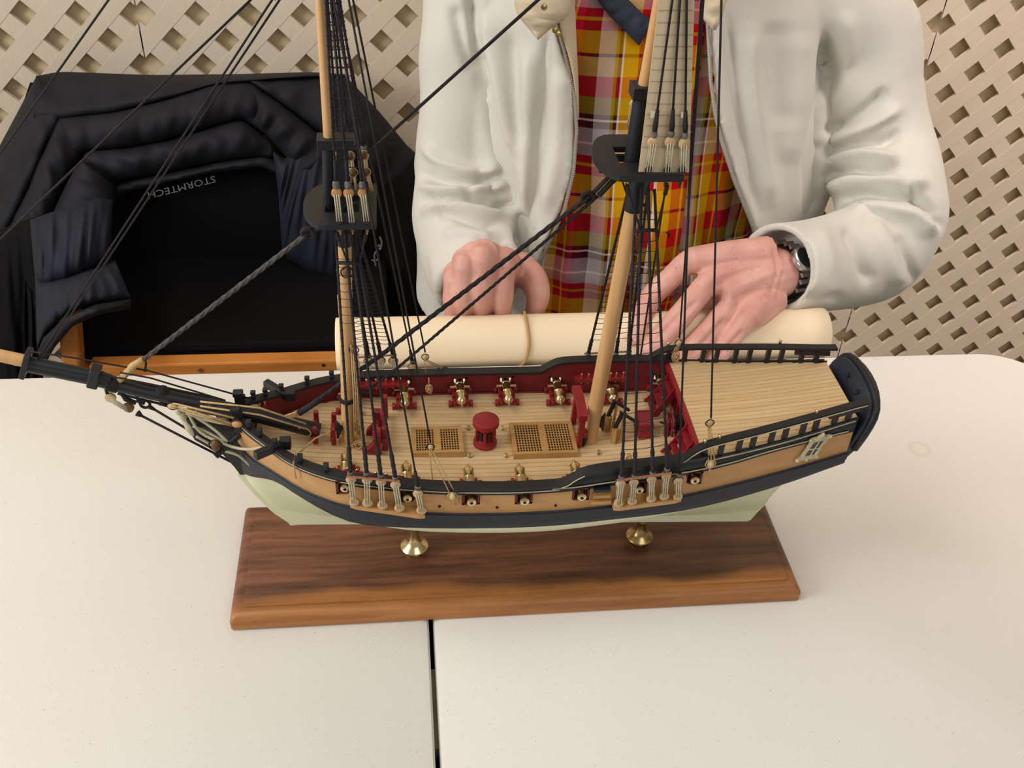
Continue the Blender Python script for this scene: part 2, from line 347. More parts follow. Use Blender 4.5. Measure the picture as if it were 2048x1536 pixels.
# ================================================================ folding table
SEAM = 0.0200; YF, YN = 0.916, 0.155
tab = thing('folding_table', 'white speckled plastic folding table with a gap at its middle hinge', 'table', (SEAM, (YF+YN)/2, 0))
def half(xa, xb, rx):
    # outline with rounded outer corners, gap edge straight
    R = 0.075; out = []
    cy0, cy1 = YN+R, YF-R; cx = rx-R if rx > xa else rx+R; sg = 1 if rx > xa else -1
    pts = [(xa if sg > 0 else xb, YN)]
    for i in range(9): t = -math.pi/2+math.pi/2*i/8; pts.append((cx+sg*R*math.cos(t), cy0+R*math.sin(t)))
    for i in range(9): t = math.pi/2*i/8; pts.append((cx+sg*R*math.cos(t), cy1+R*math.sin(t)))
    pts.append((xa if sg > 0 else xb, YF))
    m = MB(); lay = []
    for ins, z in ((0.004, ZT-0.042), (0.0, ZT-0.038), (0.0, ZT-0.006), (0.0018, ZT-0.0018), (0.006, ZT)):
        c = Vector(((xa+xb)/2, (YN+YF)/2)); row = []
        for x, y in pts:
            d = Vector((x, y))-c; row.append((x-ins*(1 if d.x > 0 else -1), y-ins*(1 if d.y > 0 else -1), z))
        lay.append(row)
    m.grid(lay, close_u=True); n = len(pts); m.f.append(tuple(range(n))[::-1]); m.f.append(tuple(range(4*n, 5*n)))
    return m
h1 = half(SEAM+0.0016, 0.765, 0.765).build('tabletop_half', 'table_plastic', tab, smooth=True)
h2 = half(-0.725, SEAM-0.0022, -0.725).build('tabletop_half', 'table_plastic', tab, smooth=True)
MB().box((SEAM, 0.487, ZT-0.03), (0.012, 0.075, 0.012)).build('hinge_bracket', 'bracket_beige', tab)
MB().box((SEAM, (YN+YF)/2, ZT-0.055), (0.05, 0.70, 0.02)).build('hinge_rail', 'bore_black', tab)
for x in (-0.60, 0.64):
    m = MB()
    for y in (0.24, 0.83): m.tube([(x, y, ZT-0.042), (x, y, 0.0)], 0.0125, 10)
    m.tube([(x, 0.24, 0.12), (x, 0.83, 0.12)], 0.010, 8)
    m.build('leg_frame', 'table_leg_steel', tab, smooth=True)

# ================================================================ wooden chair under the black jacket
chair = thing('wooden_chair', 'orange-varnished wooden chair almost hidden under a black puffer jacket', 'chair', (-0.17, 1.40, 0))
ZS = 0.45
pA = PZ(130, 735, ZS); yr = 1.255
pl = PY(141, 690, yr); XL = pl.x; XR = XL+0.44
def post(x, y, z1, w=0.026, d=0.034, splay=0.0): return bevel(MB().beam((x-splay*z1, y, 0), (x, y, z1), w, d, up=(0, 1, 0)).build('post', 'chair_wood', chair), 0.004, 2)
post(XL+.012, yr, 0.60, splay=.15); post(XR, yr, 0.54, splay=-.15); post(XL+0.02, 1.66, 0.70); post(XR-0.02, 1.66, 0.70)
zr = PY(480, 728, yr).z
bevel(MB().box(((XL+XR)/2, yr, zr), (XR-XL-0.044, 0.026, 0.024)).build('front_rail', 'chair_wood', chair), 0.003, 2)
MB().tube([(PY(399, 729, yr-0.0135).x, yr-0.012, zr), (PY(399, 729, yr-0.0135).x, yr-0.0142, zr)], 0.0035, 10).build('screw_plug', 'block_wood', chair)
MB().tube([(PY(646, 722, yr-0.0135).x, yr-0.012, zr+.004), (PY(646, 722, yr-0.0135).x, yr-0.0142, zr+.004)], 0.0025, 10).build('screw_plug', 'bore_black', chair)
bevel(MB().box(((XL+XR)/2, 1.465, zr+0.004), (XR-XL+0.04, 0.37, 0.03)).build('seat', 'black_lining', chair), 0.008, 2)
for x in (XL+.01, XR-.01): MB().box((x, 1.46, zr-.03), (0.024, 0.36, 0.03)).build('side_rail', 'chair_wood', chair)
bevel(MB().box(((XL+XR)/2, 1.66, 0.58), (XR-XL-0.08, 0.022, 0.20)).build('backrest', 'chair_wood', chair), 0.005, 2)

# ================================================================ black puffer jacket draped over the chair
jk = thing('puffer_jacket', 'black quilted puffer jacket hung over the wooden chair, lining outward', 'jacket', (-0.2, 1.55, 0.5))
def resample(pts, n):
    P = np.array(pts, float); d = np.r_[0, np.cumsum(np.linalg.norm(np.diff(P[:, :2], axis=0), axis=1))]
    t = np.linspace(0, d[-1], n); return np.stack([np.interp(t, d, P[:, k]) for k in range(P.shape[1])], 1)
def smoothpts(pts, n, it=2):
    P = resample(pts, n)
    for _ in range(it): P[1:-1] = (P[:-2]+2*P[1:-1]+P[2:])/4
    return P
def quilt(name, A, B, puff, m, n=48, k=11, wr=0.004, seed=0, end=0.35, thick=0.02, sharp=0.55):
    """a stuffed panel between two seams given as (px, py, depth) points"""
    A = smoothpts(A, n); B = smoothpts(B, n); rng = np.random.RandomState(seed)
    ph = rng.rand(4)*6.3; fr = 3+rng.rand(4)*9; front = []; back = []
    for i in range(n):
        rf = []; rb = []; s = i/(n-1); e = min(1, end+(1-end)*math.sin(math.pi*s)**0.5)
        for j in range(k):
            t = j/(k-1); q = A[i]*(1-t)+B[i]*t
            h = puff*e*(math.sin(math.pi*t)**sharp)
            w = wr*math.sin(math.pi*t)**0.7*(math.sin(fr[0]*s*3+ph[0]+1.5*t)+0.6*math.sin(fr[1]*s*4+ph[1]-3*t)+.4*math.sin(fr[2]*s*6+ph[2]+5*t)+.45*math.sin((18+fr[3])*s*2.2+ph[3]+2.5*math.sin(3*t+ph[0])))
            rf.append(PY(q[0], q[1], q[2]-h-w)); rb.append(PY(q[0], q[1], q[2]+thick*math.sin(math.pi*t)**.5+0.002))
        front.append(rf); back.append(rb)
    mb = MB(); mb.grid(front); o = len(mb.v); mb.grid(back)
    R, C = n, k
    def id1(i, j): return i*C+j
    bd = [(i, 0) for i in range(R)]+[(R-1, j) for j in range(1, C)]+[(i, C-1) for i in range(R-2, -1, -1)]+[(0, j) for j in range(C-2, 0, -1)]
    for (a, c), (d, e) in zip(bd, bd[1:]+bd[:1]): mb.f.append((id1(a, c), id1(d, e), o+id1(d, e), o+id1(a, c)))
    return mb.build(name, m, jk, smooth='all')
yb = 1.655
top = [(72, 152, yb-.03), (120, 143, yb), (300, 150, yb), (480, 148, yb), (620, 144, yb), (690, 148, yb)]
s1 = [(66, 236, 1.56), (118, 236, 1.555), (230, 224, 1.555), (330, 200, 1.56), (430, 168, 1.58), (560, 158, 1.60), (690, 152, 1.64)]
quilt('quilted_panel', top, s1, 0.035, 'black_shell', n=60, seed=1, wr=.003)
# left shoulder / sleeve head, falling off the left of the frame
quilt('quilted_panel', [(74, 150, yb-.03), (40, 215, yb-.02), (0, 290, 1.63), (-60, 400, 1.60), (-90, 520, 1.58)], [(118, 238, 1.555), (92, 290, 1.53), (50, 390, 1.50), (10, 470, 1.48), (-20, 560, 1.47)], 0.035, 'black_shell', seed=2)
quilt('quilted_panel', [(118, 238, 1.555), (92, 290, 1.53), (50, 390, 1.50), (10, 470, 1.48), (-20, 560, 1.47)], [(165, 300, 1.53), (120, 380, 1.50), (96, 450, 1.47), (80, 560, 1.45), (30, 640, 1.44)], 0.03, 'black_shell', seed=3)
s2 = [(150, 318, 1.53), (168, 302, 1.53), (250, 296, 1.53), (340, 280, 1.53), (430, 252, 1.54), (485, 238, 1.55)]
quilt('quilted_panel', [(118, 237, 1.555), (230, 225, 1.55), (330, 201, 1.555), (430, 169, 1.575), (500, 163, 1.59), (520, 168, 1.59)], s2+[(520, 250, 1.55)], 0.035, 'black_shell', n=56, seed=4)
s3 = [(200, 392, 1.52), (232, 364, 1.52), (330, 346, 1.52), (430, 324, 1.52), (520, 312, 1.53), (545, 316, 1.53)]
quilt('quilted_panel', [(160, 330, 1.525), (168, 303, 1.525), (250, 297, 1.525), (340, 281, 1.525), (430, 253, 1.535), (485, 239, 1.545), (545, 285, 1.54)], s3, 0.032, 'black_shell', n=56, seed=5)
# right front of the jacket: slanting quilts that run down to the right
quilt('quilted_panel', [(500, 160, 1.60), (600, 150, 1.63), (690, 150, 1.64), (760, 225, 1.64), (838, 320, 1.64)], [(505, 166, 1.58), (560, 205, 1.57), (640, 268, 1.56), (700, 330, 1.57), (790, 420, 1.60)], 0.03, 'black_shell', n=56, seed=6)
quilt('quilted_panel', [(505, 168, 1.58), (560, 207, 1.565), (640, 270, 1.555), (680, 310, 1.55), (720, 360, 1.55)], [(490, 240, 1.55), (530, 270, 1.54), (570, 310, 1.53), (590, 345, 1.52), (620, 400, 1.51)], 0.03, 'black_shell', seed=7)
quilt('quilted_panel', [(545, 300, 1.53), (570, 318, 1.52), (600, 290, 1.53), (640, 285, 1.54), (680, 330, 1.55)], [(556, 380, 1.515), (564, 500, 1.50), (570, 515, 1.50), (600, 500, 1.50), (660, 470, 1.52)], 0.028, 'black_shell_blue', seed=8)
quilt('quilted_panel', [(600, 300, 1.53), (640, 285, 1.535), (690, 330, 1.545), (720, 380, 1.55)], [(572, 516, 1.495), (620, 545, 1.49), (670, 575, 1.49), (720, 600, 1.50)], 0.04, 'black_shell_blue', seed=9, k=13)
# backing shell of the jacket, behind every quilted panel
quilt('back_shell', [(60, 165, 1.66), (180, 160, 1.67), (400, 165, 1.67), (600, 160, 1.67), (760, 240, 1.67), (835, 335, 1.67)], [(-100, 640, 1.62), (60, 660, 1.62), (300, 680, 1.62), (560, 680, 1.62), (760, 690, 1.63), (880, 700, 1.63)], .004, 'black_lining', n=40, k=12, seed=20)
quilt('quilted_panel', [(160, 320, 1.50), (130, 372, 1.49), (104, 430, 1.46), (88, 520, 1.42), (80, 600, 1.40)], [(232, 372, 1.51), (226, 420, 1.48), (224, 470, 1.45), (224, 520, 1.42), (224, 590, 1.42)], 0.03, 'black_shell', seed=21)
# dark lining: the big hollow in the middle and the skirt on the right
quilt('lining', [(150, 400, 1.56), (230, 362, 1.545), (340, 344, 1.54), (430, 322, 1.54), (520, 310, 1.54), (585, 320, 1.54), (620, 420, 1.53)], [(150, 742, 1.50), (230, 738, 1.50), (340, 735, 1.48), (430, 732, 1.48), (520, 728, 1.48), (600, 724, 1.48), (690, 716, 1.50)], -0.04, 'black_lining', n=56, k=16, seed=10, wr=.004)
quilt('lining', [(655, 330, 1.60), (700, 330, 1.60), (760, 300, 1.62), (840, 322, 1.63), (900, 420, 1.62)], [(600, 722, 1.44), (700, 722, 1.45), (780, 722, 1.46), (900, 722, 1.48), (960, 720, 1.50)], 0.02, 'black_lining', n=28, k=16, seed=11, wr=.005)
# inner collar roll above the lining
quilt('collar_roll', [(215, 388, 1.53), (240, 364, 1.525), (330, 347, 1.525), (430, 325, 1.525), (525, 312, 1.53), (556, 322, 1.53)], [(222, 400, 1.52), (245, 388, 1.515), (330, 368, 1.515), (430, 346, 1.515), (525, 334, 1.52), (560, 350, 1.52)], 0.018, 'black_shell', n=56, seed=12, wr=.002)
# left sleeve hanging over the arm of the chair, with its cuff
quilt('sleeve', [(60, 440, 1.42), (100, 425, 1.41), (150, 410, 1.41), (200, 395, 1.42), (225, 400, 1.44)], [(70, 560, 1.33), (90, 570, 1.31), (130, 560, 1.30), (170, 545, 1.31), (215, 520, 1.33)], 0.045, 'black_shell_blue', seed=13)
quilt('sleeve', [(70, 555, 1.33), (90, 565, 1.31), (130, 556, 1.30), (170, 541, 1.31), (230, 520, 1.34)], [(74, 700, 1.26), (84, 672, 1.22), (130, 630, 1.21), (190, 606, 1.21), (262, 596, 1.25)], 0.045, 'black_shell_blue', seed=14)
quilt('cuff', [(74, 706, 1.25), (86, 676, 1.215), (130, 634, 1.20), (190, 609, 1.20), (262, 598, 1.24)], [(92, 726, 1.25), (110, 694, 1.205), (146, 652, 1.19), (200, 628, 1.19), (262, 618, 1.235)], 0.014, 'black_shell', seed=15, wr=.001)
quilt('sleeve', [(-90, 520, 1.50), (-30, 470, 1.46), (10, 455, 1.45), (50, 440, 1.44), (80, 430, 1.43)], [(-90, 830, 1.42), (-30, 830, 1.38), (10, 830, 1.36), (50, 820, 1.35), (88, 800, 1.34)], 0.04, 'black_lining', seed=16, n=40)
quilt('lining', [(50, 560, 1.34), (70, 590, 1.33), (90, 600, 1.33), (112, 600, 1.33), (128, 590, 1.34)], [(46, 800, 1.31), (60, 800, 1.31), (76, 790, 1.31), (90, 735, 1.31), (100, 690, 1.31)], 0.01, 'black_lining', seed=17)

def text(body, name, m, parent, centre_px, Y, width_px, ang_px, flip=False, extrude=0.0004, bend=None):
    cu = bpy.data.curves.new(name, 'FONT'); cu.body = body; cu.align_x = 'CENTER'; cu.align_y = 'CENTER'; cu.size = 1; cu.resolution_u = 2
    t = bpy.data.objects.new(name, cu); COL.objects.link(t); bpy.context.view_layer.update()
    me = bpy.data.meshes.new_from_object(t.evaluated_get(bpy.context.evaluated_depsgraph_get())); bpy.data.objects.remove(t)
    xs = [v.co.x for v in me.vertices]; wd = max(xs)-min(xs)
    ca, sa = math.cos(ang_px), math.sin(ang_px); k = width_px/wd
    for v in me.vertices:
        x, y = v.co.x*k, v.co.y*k*0.8
        if flip: x, y = -x, -y
        px = centre_px[0]+x*ca+y*sa; py = centre_px[1]+x*sa-y*ca
        if bend: py += bend*(x/width_px)**2
        v.co = PY(px, py, Y)
    me.materials.append(MATS[m]); o = bpy.data.objects.new(name, me); COL.objects.link(o); put(o, parent); return o
text('STORMTECH', 'lettering', 'print_white', jk, (363, 374), 1.487, 138, math.atan2(-34, 135), flip=True)
text('STORMTECH', 'lettering', 'print_grey', jk, (152, 632), 1.165, 62, math.atan2(-26, 62))
# white printed flourish on the right skirt of the jacket
m = MB()
def flour(pts, r=0.0017): m.tube([PY(x, y, 1.50) for x, y in smoothpts(pts, 14, 1)], r, 5)
flour([(760, 474), (764, 484), (763, 493), (758, 491)]); flour([(752, 503), (749, 509), (749, 517), (752, 522), (756, 520), (757, 511), (755, 504), (752, 503)]); flour([(743, 520), (748, 521), (752, 528), (749, 538)]); flour([(757, 490), (762, 494), (760, 499)], .0022)
m.build('printed_logo', 'print_white', jk)

# ================================================================ rolled paper plan
zc = ZT+0.0105; yc = 0.9485
pl_, pr_ = PY(672, 668, yc), PY(1643, 668, yc)
roll = thing('paper_roll', 'thick roll of cream plan paper held along the far table edge', 'paper roll', ((pl_.x+pr_.x)/2, yc, zc))
RR = 0.0310
m = MB(); n = 64; turns = 3.0
rows = []
for x in frange(pl_.x, pr_.x, 24):
    rows.append([Vector((x, yc+0.0, zc))+Vector((0, math.cos(-1.2+2*math.pi*turns*j/n), math.sin(-1.2+2*math.pi*turns*j/n)))*(RR-0.0011*(1-j/n)*turns*2) for j in range(n+1)])
m.grid(rows); o = m.build('paper_sheet', 'paper', roll, smooth='all')
sol = o.modifiers.new('thickness', 'SOLIDIFY'); sol.thickness = 0.0005
# sleeve end cap ring of layered edges at both ends and the band
m = MB(); xb0 = PY(1052, 665, yc-RR).x
ringpts = []
for j in range(41):
    t = 2*math.pi*j/40; ringpts.append((xb0+0.006*math.sin(t)+0.003*math.cos(2*t), yc+(RR+0.0010)*math.cos(t), zc+(RR+0.0010)*math.sin(t)))
m.tube(ringpts, 0.0019, 6, caps=False); m.build('rubber_band', 'band_rubber', roll, smooth='all')
# little curled corners of the sheet that stick out under the roll
for (x, y) in ((812, 727), (1080, 728)):
    p = PY(x, y, yc-RR*0.6); m = MB()
    m.grid([[p+Vector((0.011*a+0.004*math.sin(b*2), -0.006*b-.002, -0.004+0.010*(1-b)-0.004*a*a)) for a in frange(-1, 1, 7)] for b in frange(0, 1, 5)])
    q = m.build('curled_corner', 'paper', roll, smooth='all'); s = q.modifiers.new('t', 'SOLIDIFY'); s.thickness = 0.0004
# ================================================================ display base (walnut board, two brass pedestals)
YC = 0.6205                                              # the keel line of the model
base = thing('display_base', 'walnut display board with two turned brass pedestals carrying the model ship', 'display base', (0.10, 0.62, ZT))
bx0, bx1, by0, by1, bh = -0.1480, 0.3475, 0.5565, 0.690, 0.018
cx, cy = (bx0+bx1)/2, (by0+by1)/2
m = MB(); lay = []
for ins, z in ((0.0015, 0.0), (0.0, 0.0015), (0.0, 0.009), (0.0012, 0.0125), (0.004, 0.0152), (0.0075, 0.0163), (0.0105, 0.0164), (0.0108, 0.0178), (0.0115, 0.018)):
    hx, hy = (bx1-bx0)/2-ins, (by1-by0)/2-ins
    row = []
    for sx, sy in ((-1, -1), (1, -1), (1, 1), (-1, 1)):
        for k in range(4):
            t = math.atan2(sy, sx)-math.pi/4+math.pi/2*k/3; r = 0.003
            row.append((sx*(hx-r)+r*math.cos(t), sy*(hy-r)+r*math.sin(t), z))
    lay.append(row)
m.grid(lay, close_u=True); n = len(lay[0]); m.f.append(tuple(range(n))[::-1]); m.f.append(tuple(range(8*n, 9*n)))
bo = m.build('base_board', 'walnut', None, smooth=True); bo.location = (cx, cy, ZT); put(bo, base)
zK = lambda X: 0.0620+(X+0.0937)*(0.0407-0.0620)/(0.3110+0.0937)      # underside of the keel
for X, mt in ((0.0076, 'brass'), (0.2119, 'brass_dark')):
    h = zK(X)-bh-0.001
    pr = [(0, .0086), (.001, .0090), (.0030, .0088), (.0038, .0078), (.0044, .0080), (.0062, .0112), (.0070, .0122), (.0078, .0124), (.0086, .0118), (.0110, .0084), (.0136, .0062), (.0170, .0048), (.0205, .0040), (.0235, .0038), (h-.003, .0038), (h-.002, .0046), (h, .0046)]
    MB().lathe((X, YC, ZT+bh), (0, 0, 1), pr, 28).build('pedestal', mt, base, smooth=True)

# ================================================================ the model ship: curves of the hull
ship = thing('model_ship', 'two-masted wooden model ship with tan and black hull on brass pedestals', 'model ship', (0.12, YC, ZT+0.05))
hbR = interp([(-.1300, .0030), (-.1262, .0085), (-.1200, .0165), (-.1117, .0235), (-.103, .0302), (-.0945, .0372), (-.0862, .0437), (-.0676, .0543), (-.0434, .0628), (-.0249, .0662), (.0096, .0702), (.0477, .0727), (.0871, .0735), (.1186, .0728), (.1523, .0702), (.2117, .0660), (.2415, .0620), (.2831, .0546), (.3193, .0474), (.355, .0396), (.375, .0360)])
zWt = interp([(-.130, .1560), (-.1171, .1505), (-.0825, .1468), (-.0603, .1450), (-.0426, .1432), (.0165, .1404), (.0785, .1392), (.1557, .1388), (.2174, .1425), (.2534, .1460), (.2904, .1495), (.328, .1535), (.3519, .156), (.375, .160)])
zWb = interp([(-.130, .1240), (-.0964, .1370), (-.0821, .1352), (-.0522, .1284), (-.0287, .1250), (.0083, .1245), (.0538, .1243), (.093, .1236), (.1255, .1235), (.1888, .1245), (.2356, .1268), (.2938, .1335), (.3314, .1400), (.3638, .1465), (.375, .1485)])
zOt = interp([(-.130, .1800), (-.1147, .1750), (-.0935, .1695), (-.0779, .1674), (-.059, .1656), (-.0252, .1625), (.0087, .1600), (.0478, .1584), (.0912, .1575), (.1228, .1578), (.1635, .1604), (.2144, .1636), (.2497, .1668), (.2854, .1726), (.3132, .1757), (.361, .1790), (.375, .180)])
zR = interp([(-.1300, .1870), (-.1200, .1835), (-.103, .1778), (-.0862, .1734), (-.0676, .1713), (-.0434, .1690), (-.0249, .1680), (.0096, .1654), (.0477, .1636), (.0871, .1625), (.1190, .1628), (.1235, .1645), (.1290, .1692), (.1373, .1733), (.1523, .1752), (.1726, .1762), (.2117, .1777), (.2415, .1801), (.2831, .1837), (.3193, .1883), (.3612, .1945), (.375, .197)])
zU = interp([(.2110, .1790), (.2170, .1835), (.2230, .1885), (.2290, .1912), (.2392, .1935), (.2799, .1982), (.3158, .2025), (.3554, .2068), (.3700, .2085)])
zD = interp([(-.125, .1620), (-.095, .1560), (-.0445, .1494), (.000, .1453), (.045, .1430), (.0871, .1420), (.1445, .1421), (.1965, .1450), (.240, .1490)])
zQ = interp([(.2300, .1772), (.28, .1806), (.32, .1850), (.368, .1914)])
def stemX(z):                                            # leading edge of the stem, from keel to head
    return float(np.interp(z, [.062, .0766, .0979, .1184, .125, .15, .20], [-.0937, -.107, -.1192, -.1295, -.1312, -.1335, -.1345]))
def aftX(z): return float(np.interp(z, [.04, .062, .0806, .10, .12, .135, .149], [.311, .3200, .3229, .3265, .332, .340, .352]))
XST = [-.130, -.128, -.1255, -.122, -.1165, -.110, -.103, -.0945, -.0862, -.0765, -.0676, -.056, -.0434, -.030, -.015, .0, .02, .04, .06, .08, .10, .12, .14, .16, .18, .20, .22, .24, .26, .28, .30, .315, .33, .345, .36]
def hull_hb(X, z):
    """half breadth of the outer skin"""
    r = hbR(X); wt, wb, top = zWt(X), zWb(X), zR(X)
    bow = max(0, (-.04-X)/.085); k = 1.022-0.03*bow
    flare = max(0, min(1, (z-wt)/(max(top, wt+.01)-wt)))
    hw = r*(k-0.34*min(1, bow)**2*0.6)
    if z >= wt: return hw+(r-hw)*flare**0.8
    if z >= wb:
        t = (wt-z)/(wt-wb); return hw*(1-0.10*min(1, bow)*t) if X < 0 else hw*(1-0.0*t)
    zk = zK(X)+.006; t = min(1, max(0, (wb-z)/(wb-zk))); hw2 = hw*(1-0.10*min(1, bow)) if X < 0 else hw
    n = float(np.interp(X, [-.13, -.09, -.06, -.033, .01, .07, .11, .15, .19, .23, .27, .30, .33, .36], [.55, .62, .80, 1.04, 1.45, 1.55, 1.55, 1.45, 1.30, 1.05, .80, .62, .48, .42]))
    return max(0.0018, hw2*(1-t**n))
def SP(X, hb, z, s=-1): return (X, YC+s*hb, ZT+z)
PORTS = [-.0442, .0022, .0502, .0905, .1348, .1801, .2247]

def skin_rows(X, zs, s): return [SP(X, hull_hb(X, z), z, s) for z in zs]
def xclamp(X, z):
    return min(max(X, stemX(z)+.001), aftX(z))
def band(name, m, zlo, zhi, nz, off=0.0, x0=-.130, x1=.361, smooth=True, thick=None):
    for s in (-1, 1):
        mb = MB(); xs = [x for x in XST if x0-1e-6 <= x <= x1+1e-6]
        rows = []
        for X in xs:
            row = []
            for j in range(nz+1):
                z = zlo(X)+(zhi(X)-zlo(X))*j/nz; x = max(X, stemX(z)+.001)
                row.append(SP(x, hull_hb(X, z)+off, z, s))
            if thick:
                row = [SP(max(X, stemX(zlo(X))+.001), max(.0005, hull_hb(X, zlo(X))-.0015), zlo(X), s)]+row+[SP(max(X, stemX(zhi(X))+.001), max(.0005, hull_hb(X, zhi(X))-.0015), zhi(X), s)]
            rows.append(row)
        mb.grid(rows); mb.build(name, m, ship, smooth='all' if smooth == 'all' else smooth)
# bottom
for s in (-1, 1):
    mb = MB(); rows = []
    for X in XST:
        row = []
        for j in range(13):
            t = j/12; z = zWb(X)+.002+(zK(X)+.006-zWb(X)-.002)*t**0.9
            row.append(SP(xclamp(X, z), hull_hb(X, z), z, s))
        rows.append(row)
    mb.grid(rows).build('hull_bottom', 'hull_white', ship, smooth='all')
# stem, keel and sternpost as one backbone
out = [(stemX(z)-.004, z) for z in frange(.121, .064, 12)]
out += [(-.0975, .0600), (-.090, .0605), (.3095, .0405), (.3125, .0420), (.3170, .0520), (.3225, .0615), (.3265, .0800), (.3300, .1000), (.337, .122), (.346, .137)]
inn = [(.335, .137), (.320, .08), (.300, .056), (.25, .056), (.05, .072), (-.07, .090), (-.095, .092)]+[(stemX(z)+.006, z) for z in frange(.093, .121, 7)]
MB().prism([(x, YC-.0026, ZT+z) for x, z in out+inn], (0, .0052, 0)).build('keel', 'hull_white', ship)
# wale, heavy dark band
band('wale', 'wale_navy', zWb, zWt, 4, off=.0016, smooth='all', thick=True)
ml = lambda X: zWt(X)-.0062; mh = lambda X: zWt(X)-.0002
band('wale_upper_strake', 'wale_navy', ml, mh, 2, off=.0028, smooth=True, thick=True)
# ochre topsides with open gun ports; dark liner in each port
def port_z(X): c = (zD(X)+.0118); return c-.0050, c+.0050
xs = sorted(set([x for x in XST if all(abs(x-p) > .0085 for p in PORTS)]+[p+d for p in PORTS for d in (-.0053, .0053)]))
for s in (-1, 1):
    mb = MB(); rows = []; skip = set()
    for i, X in enumerate(xs):
        pa, pb = port_z(min(PORTS, key=lambda p: abs(p-X)) if min(abs(p-X) for p in PORTS) < .006 else X)
        lo, hi = zWt(X)-.001, zOt(X)+.0015
        pa = max(pa, lo+.0004); pb = min(pb, hi-.0004) if hi-.0004 > pa+.001 else pa+.001
        zs = [lo, pa, pb, hi]
        rows.append([SP(max(X, stemX(z)+.001), hull_hb(X, z), z, s) for z in zs])
        if i+1 < len(xs) and any(abs(X-(p-.0053)) < 1e-6 for p in PORTS): skip.add((i, 1))
    mb.grid(rows, skip=skip); mb.build('topside_planking', 'hull_ochre', ship, smooth='all')
    for p in PORTS:
        pa, pb = port_z(p); h = hull_hb(p, (pa+pb)/2); q = MB()
        for X0, X1, za, zb in ((p-.0068, p-.0050, pa-.0012, pb+.0012), (p+.0050, p+.0068, pa-.0012, pb+.0012), (p-.0068, p+.0068, pa-.0014, pa+.0002), (p-.0068, p+.0068, pb-.0002, pb+.0014)):
            q.box(SP((X0+X1)/2, h-.0026, (za+zb)/2, s), (X1-X0, .0066, zb-za))
        q.build('gunport_frame', 'port_red', ship)
# black upper bands and thin pale mouldings
band('sheer_strake', 'hull_black', zOt, lambda X: zR(X)+.0002-.0022*max(0, min(1, (X-.225)/.015)), 2, off=.0010, smooth='all', thick=True)
def moulding(name, m, zf, x0, x1, off, r=.0008, rb=.0011):
    for s in (-1, 1):
        mb = MB(); pts = [X for X in frange(x0, x1, 48)]
        mb.tube([SP(max(X, stemX(zf(X))+.001), hull_hb(X, zf(X))+off, zf(X), s) for X in pts], r, 5); mb.build(name, m, ship, smooth='all')
moulding('pale_moulding', 'trim_cream', lambda X: zR(X)-.0024, -.128, .1175, .0014, r=.00055)
moulding('pale_moulding', 'trim_cream', lambda X: zR(X)-.0034, .232, .358, .0014, r=.00060)
moulding('pale_moulding', 'trim_cream', lambda X: zOt(X)+.0045-.0022*max(0, (X-.12)/.25), .112, .354, .0016, r=.00060)

# inner bulwark (red in the waist, black beside the quarterdeck)
for s in (-1, 1):
    mb = MB(); rows = []; skip = set(); xi = [x for x in xs if -.118 <= x <= .2385]
    for i, X in enumerate(xi):
        pn = min(PORTS, key=lambda p: abs(p-X)); pa, pb = port_z(pn if abs(pn-X) < .006 else X)
        zs = [zD(X)-.001, pa, min(pb, zR(X)-.0008), zR(X)]
        rows.append([SP(X, max(.001, hbR(X)-.0052), z, s) for z in zs])
        if any(abs(X-(p-.0053)) < 1e-6 for p in PORTS): skip.add((i, 1))
    mb.grid(rows, skip=skip).build('bulwark', 'bulwark_red', ship, smooth='all')
    mb = MB()
    mb.tube([SP(X, hbR(X)-.0058, zD(X)+.0006, s) for X in frange(-.108, .236, 50)], .0010, 4); mb.build('waterway', 'bulwark_red', ship, smooth='all')
    mb = MB(); mb.grid([[SP(X, max(.001, hbR(X)-.0014), z, s) for z in (zQ(X)-.003, zR(X)-.0021)] for X in frange(.230, .362, 16)]); mb.build('quarterdeck_bulwark', 'hull_black', ship, smooth='all')
# cap rails: a flat strip following zf
def cap(name, zf, x0, x1, wo, wi, th, m='hull_black', n=56, edge=True):
    for s in (-1, 1):
        mb = MB(); rows = []
        for X in frange(x0, x1, n):
            h = hbR(X); o, i_ = h+wo, max(.0006, h-wi); z = zf(X)
            rows.append([SP(X, o, z, s), SP(X, i_, z, s), SP(X, i_, z+th, s), SP(X, o, z+th, s)])
        mb.grid(rows, close_u=True); k = len(rows); mb.f += [(3, 2, 1, 0), tuple(4*(k-1)+j for j in range(4))]
        mb.build(name, m, ship, smooth=True)
cap('cap_rail', lambda X: zR(X)+.0001, -.1295, .2330, .0022, .0066, .0022)
cap('quarterdeck_sill', lambda X: zR(X)-.0030, .2325, .358, .0010, .0014, .0010, n=30)
cap('quarterdeck_rail', lambda X: zU(X)-.0022, .2115, .3660, .0016, .0050, .0022, n=40)
for s in (-1, 1):      # waist hance, worn pale edge
    MB().tube([SP(X, hbR(X)+.0024, zU(X)-.0016, s) for X in frange(.2125, .364, 40)], .00055, 4).build('pale_moulding', 'trim_cream', ship, smooth='all')
    MB().tube([SP(X, hbR(X)+.0026, zR(X)+.0009, s) for X in frange(.119, .136, 12)], .0006, 4).build('pale_moulding', 'trim_cream', ship, smooth='all')
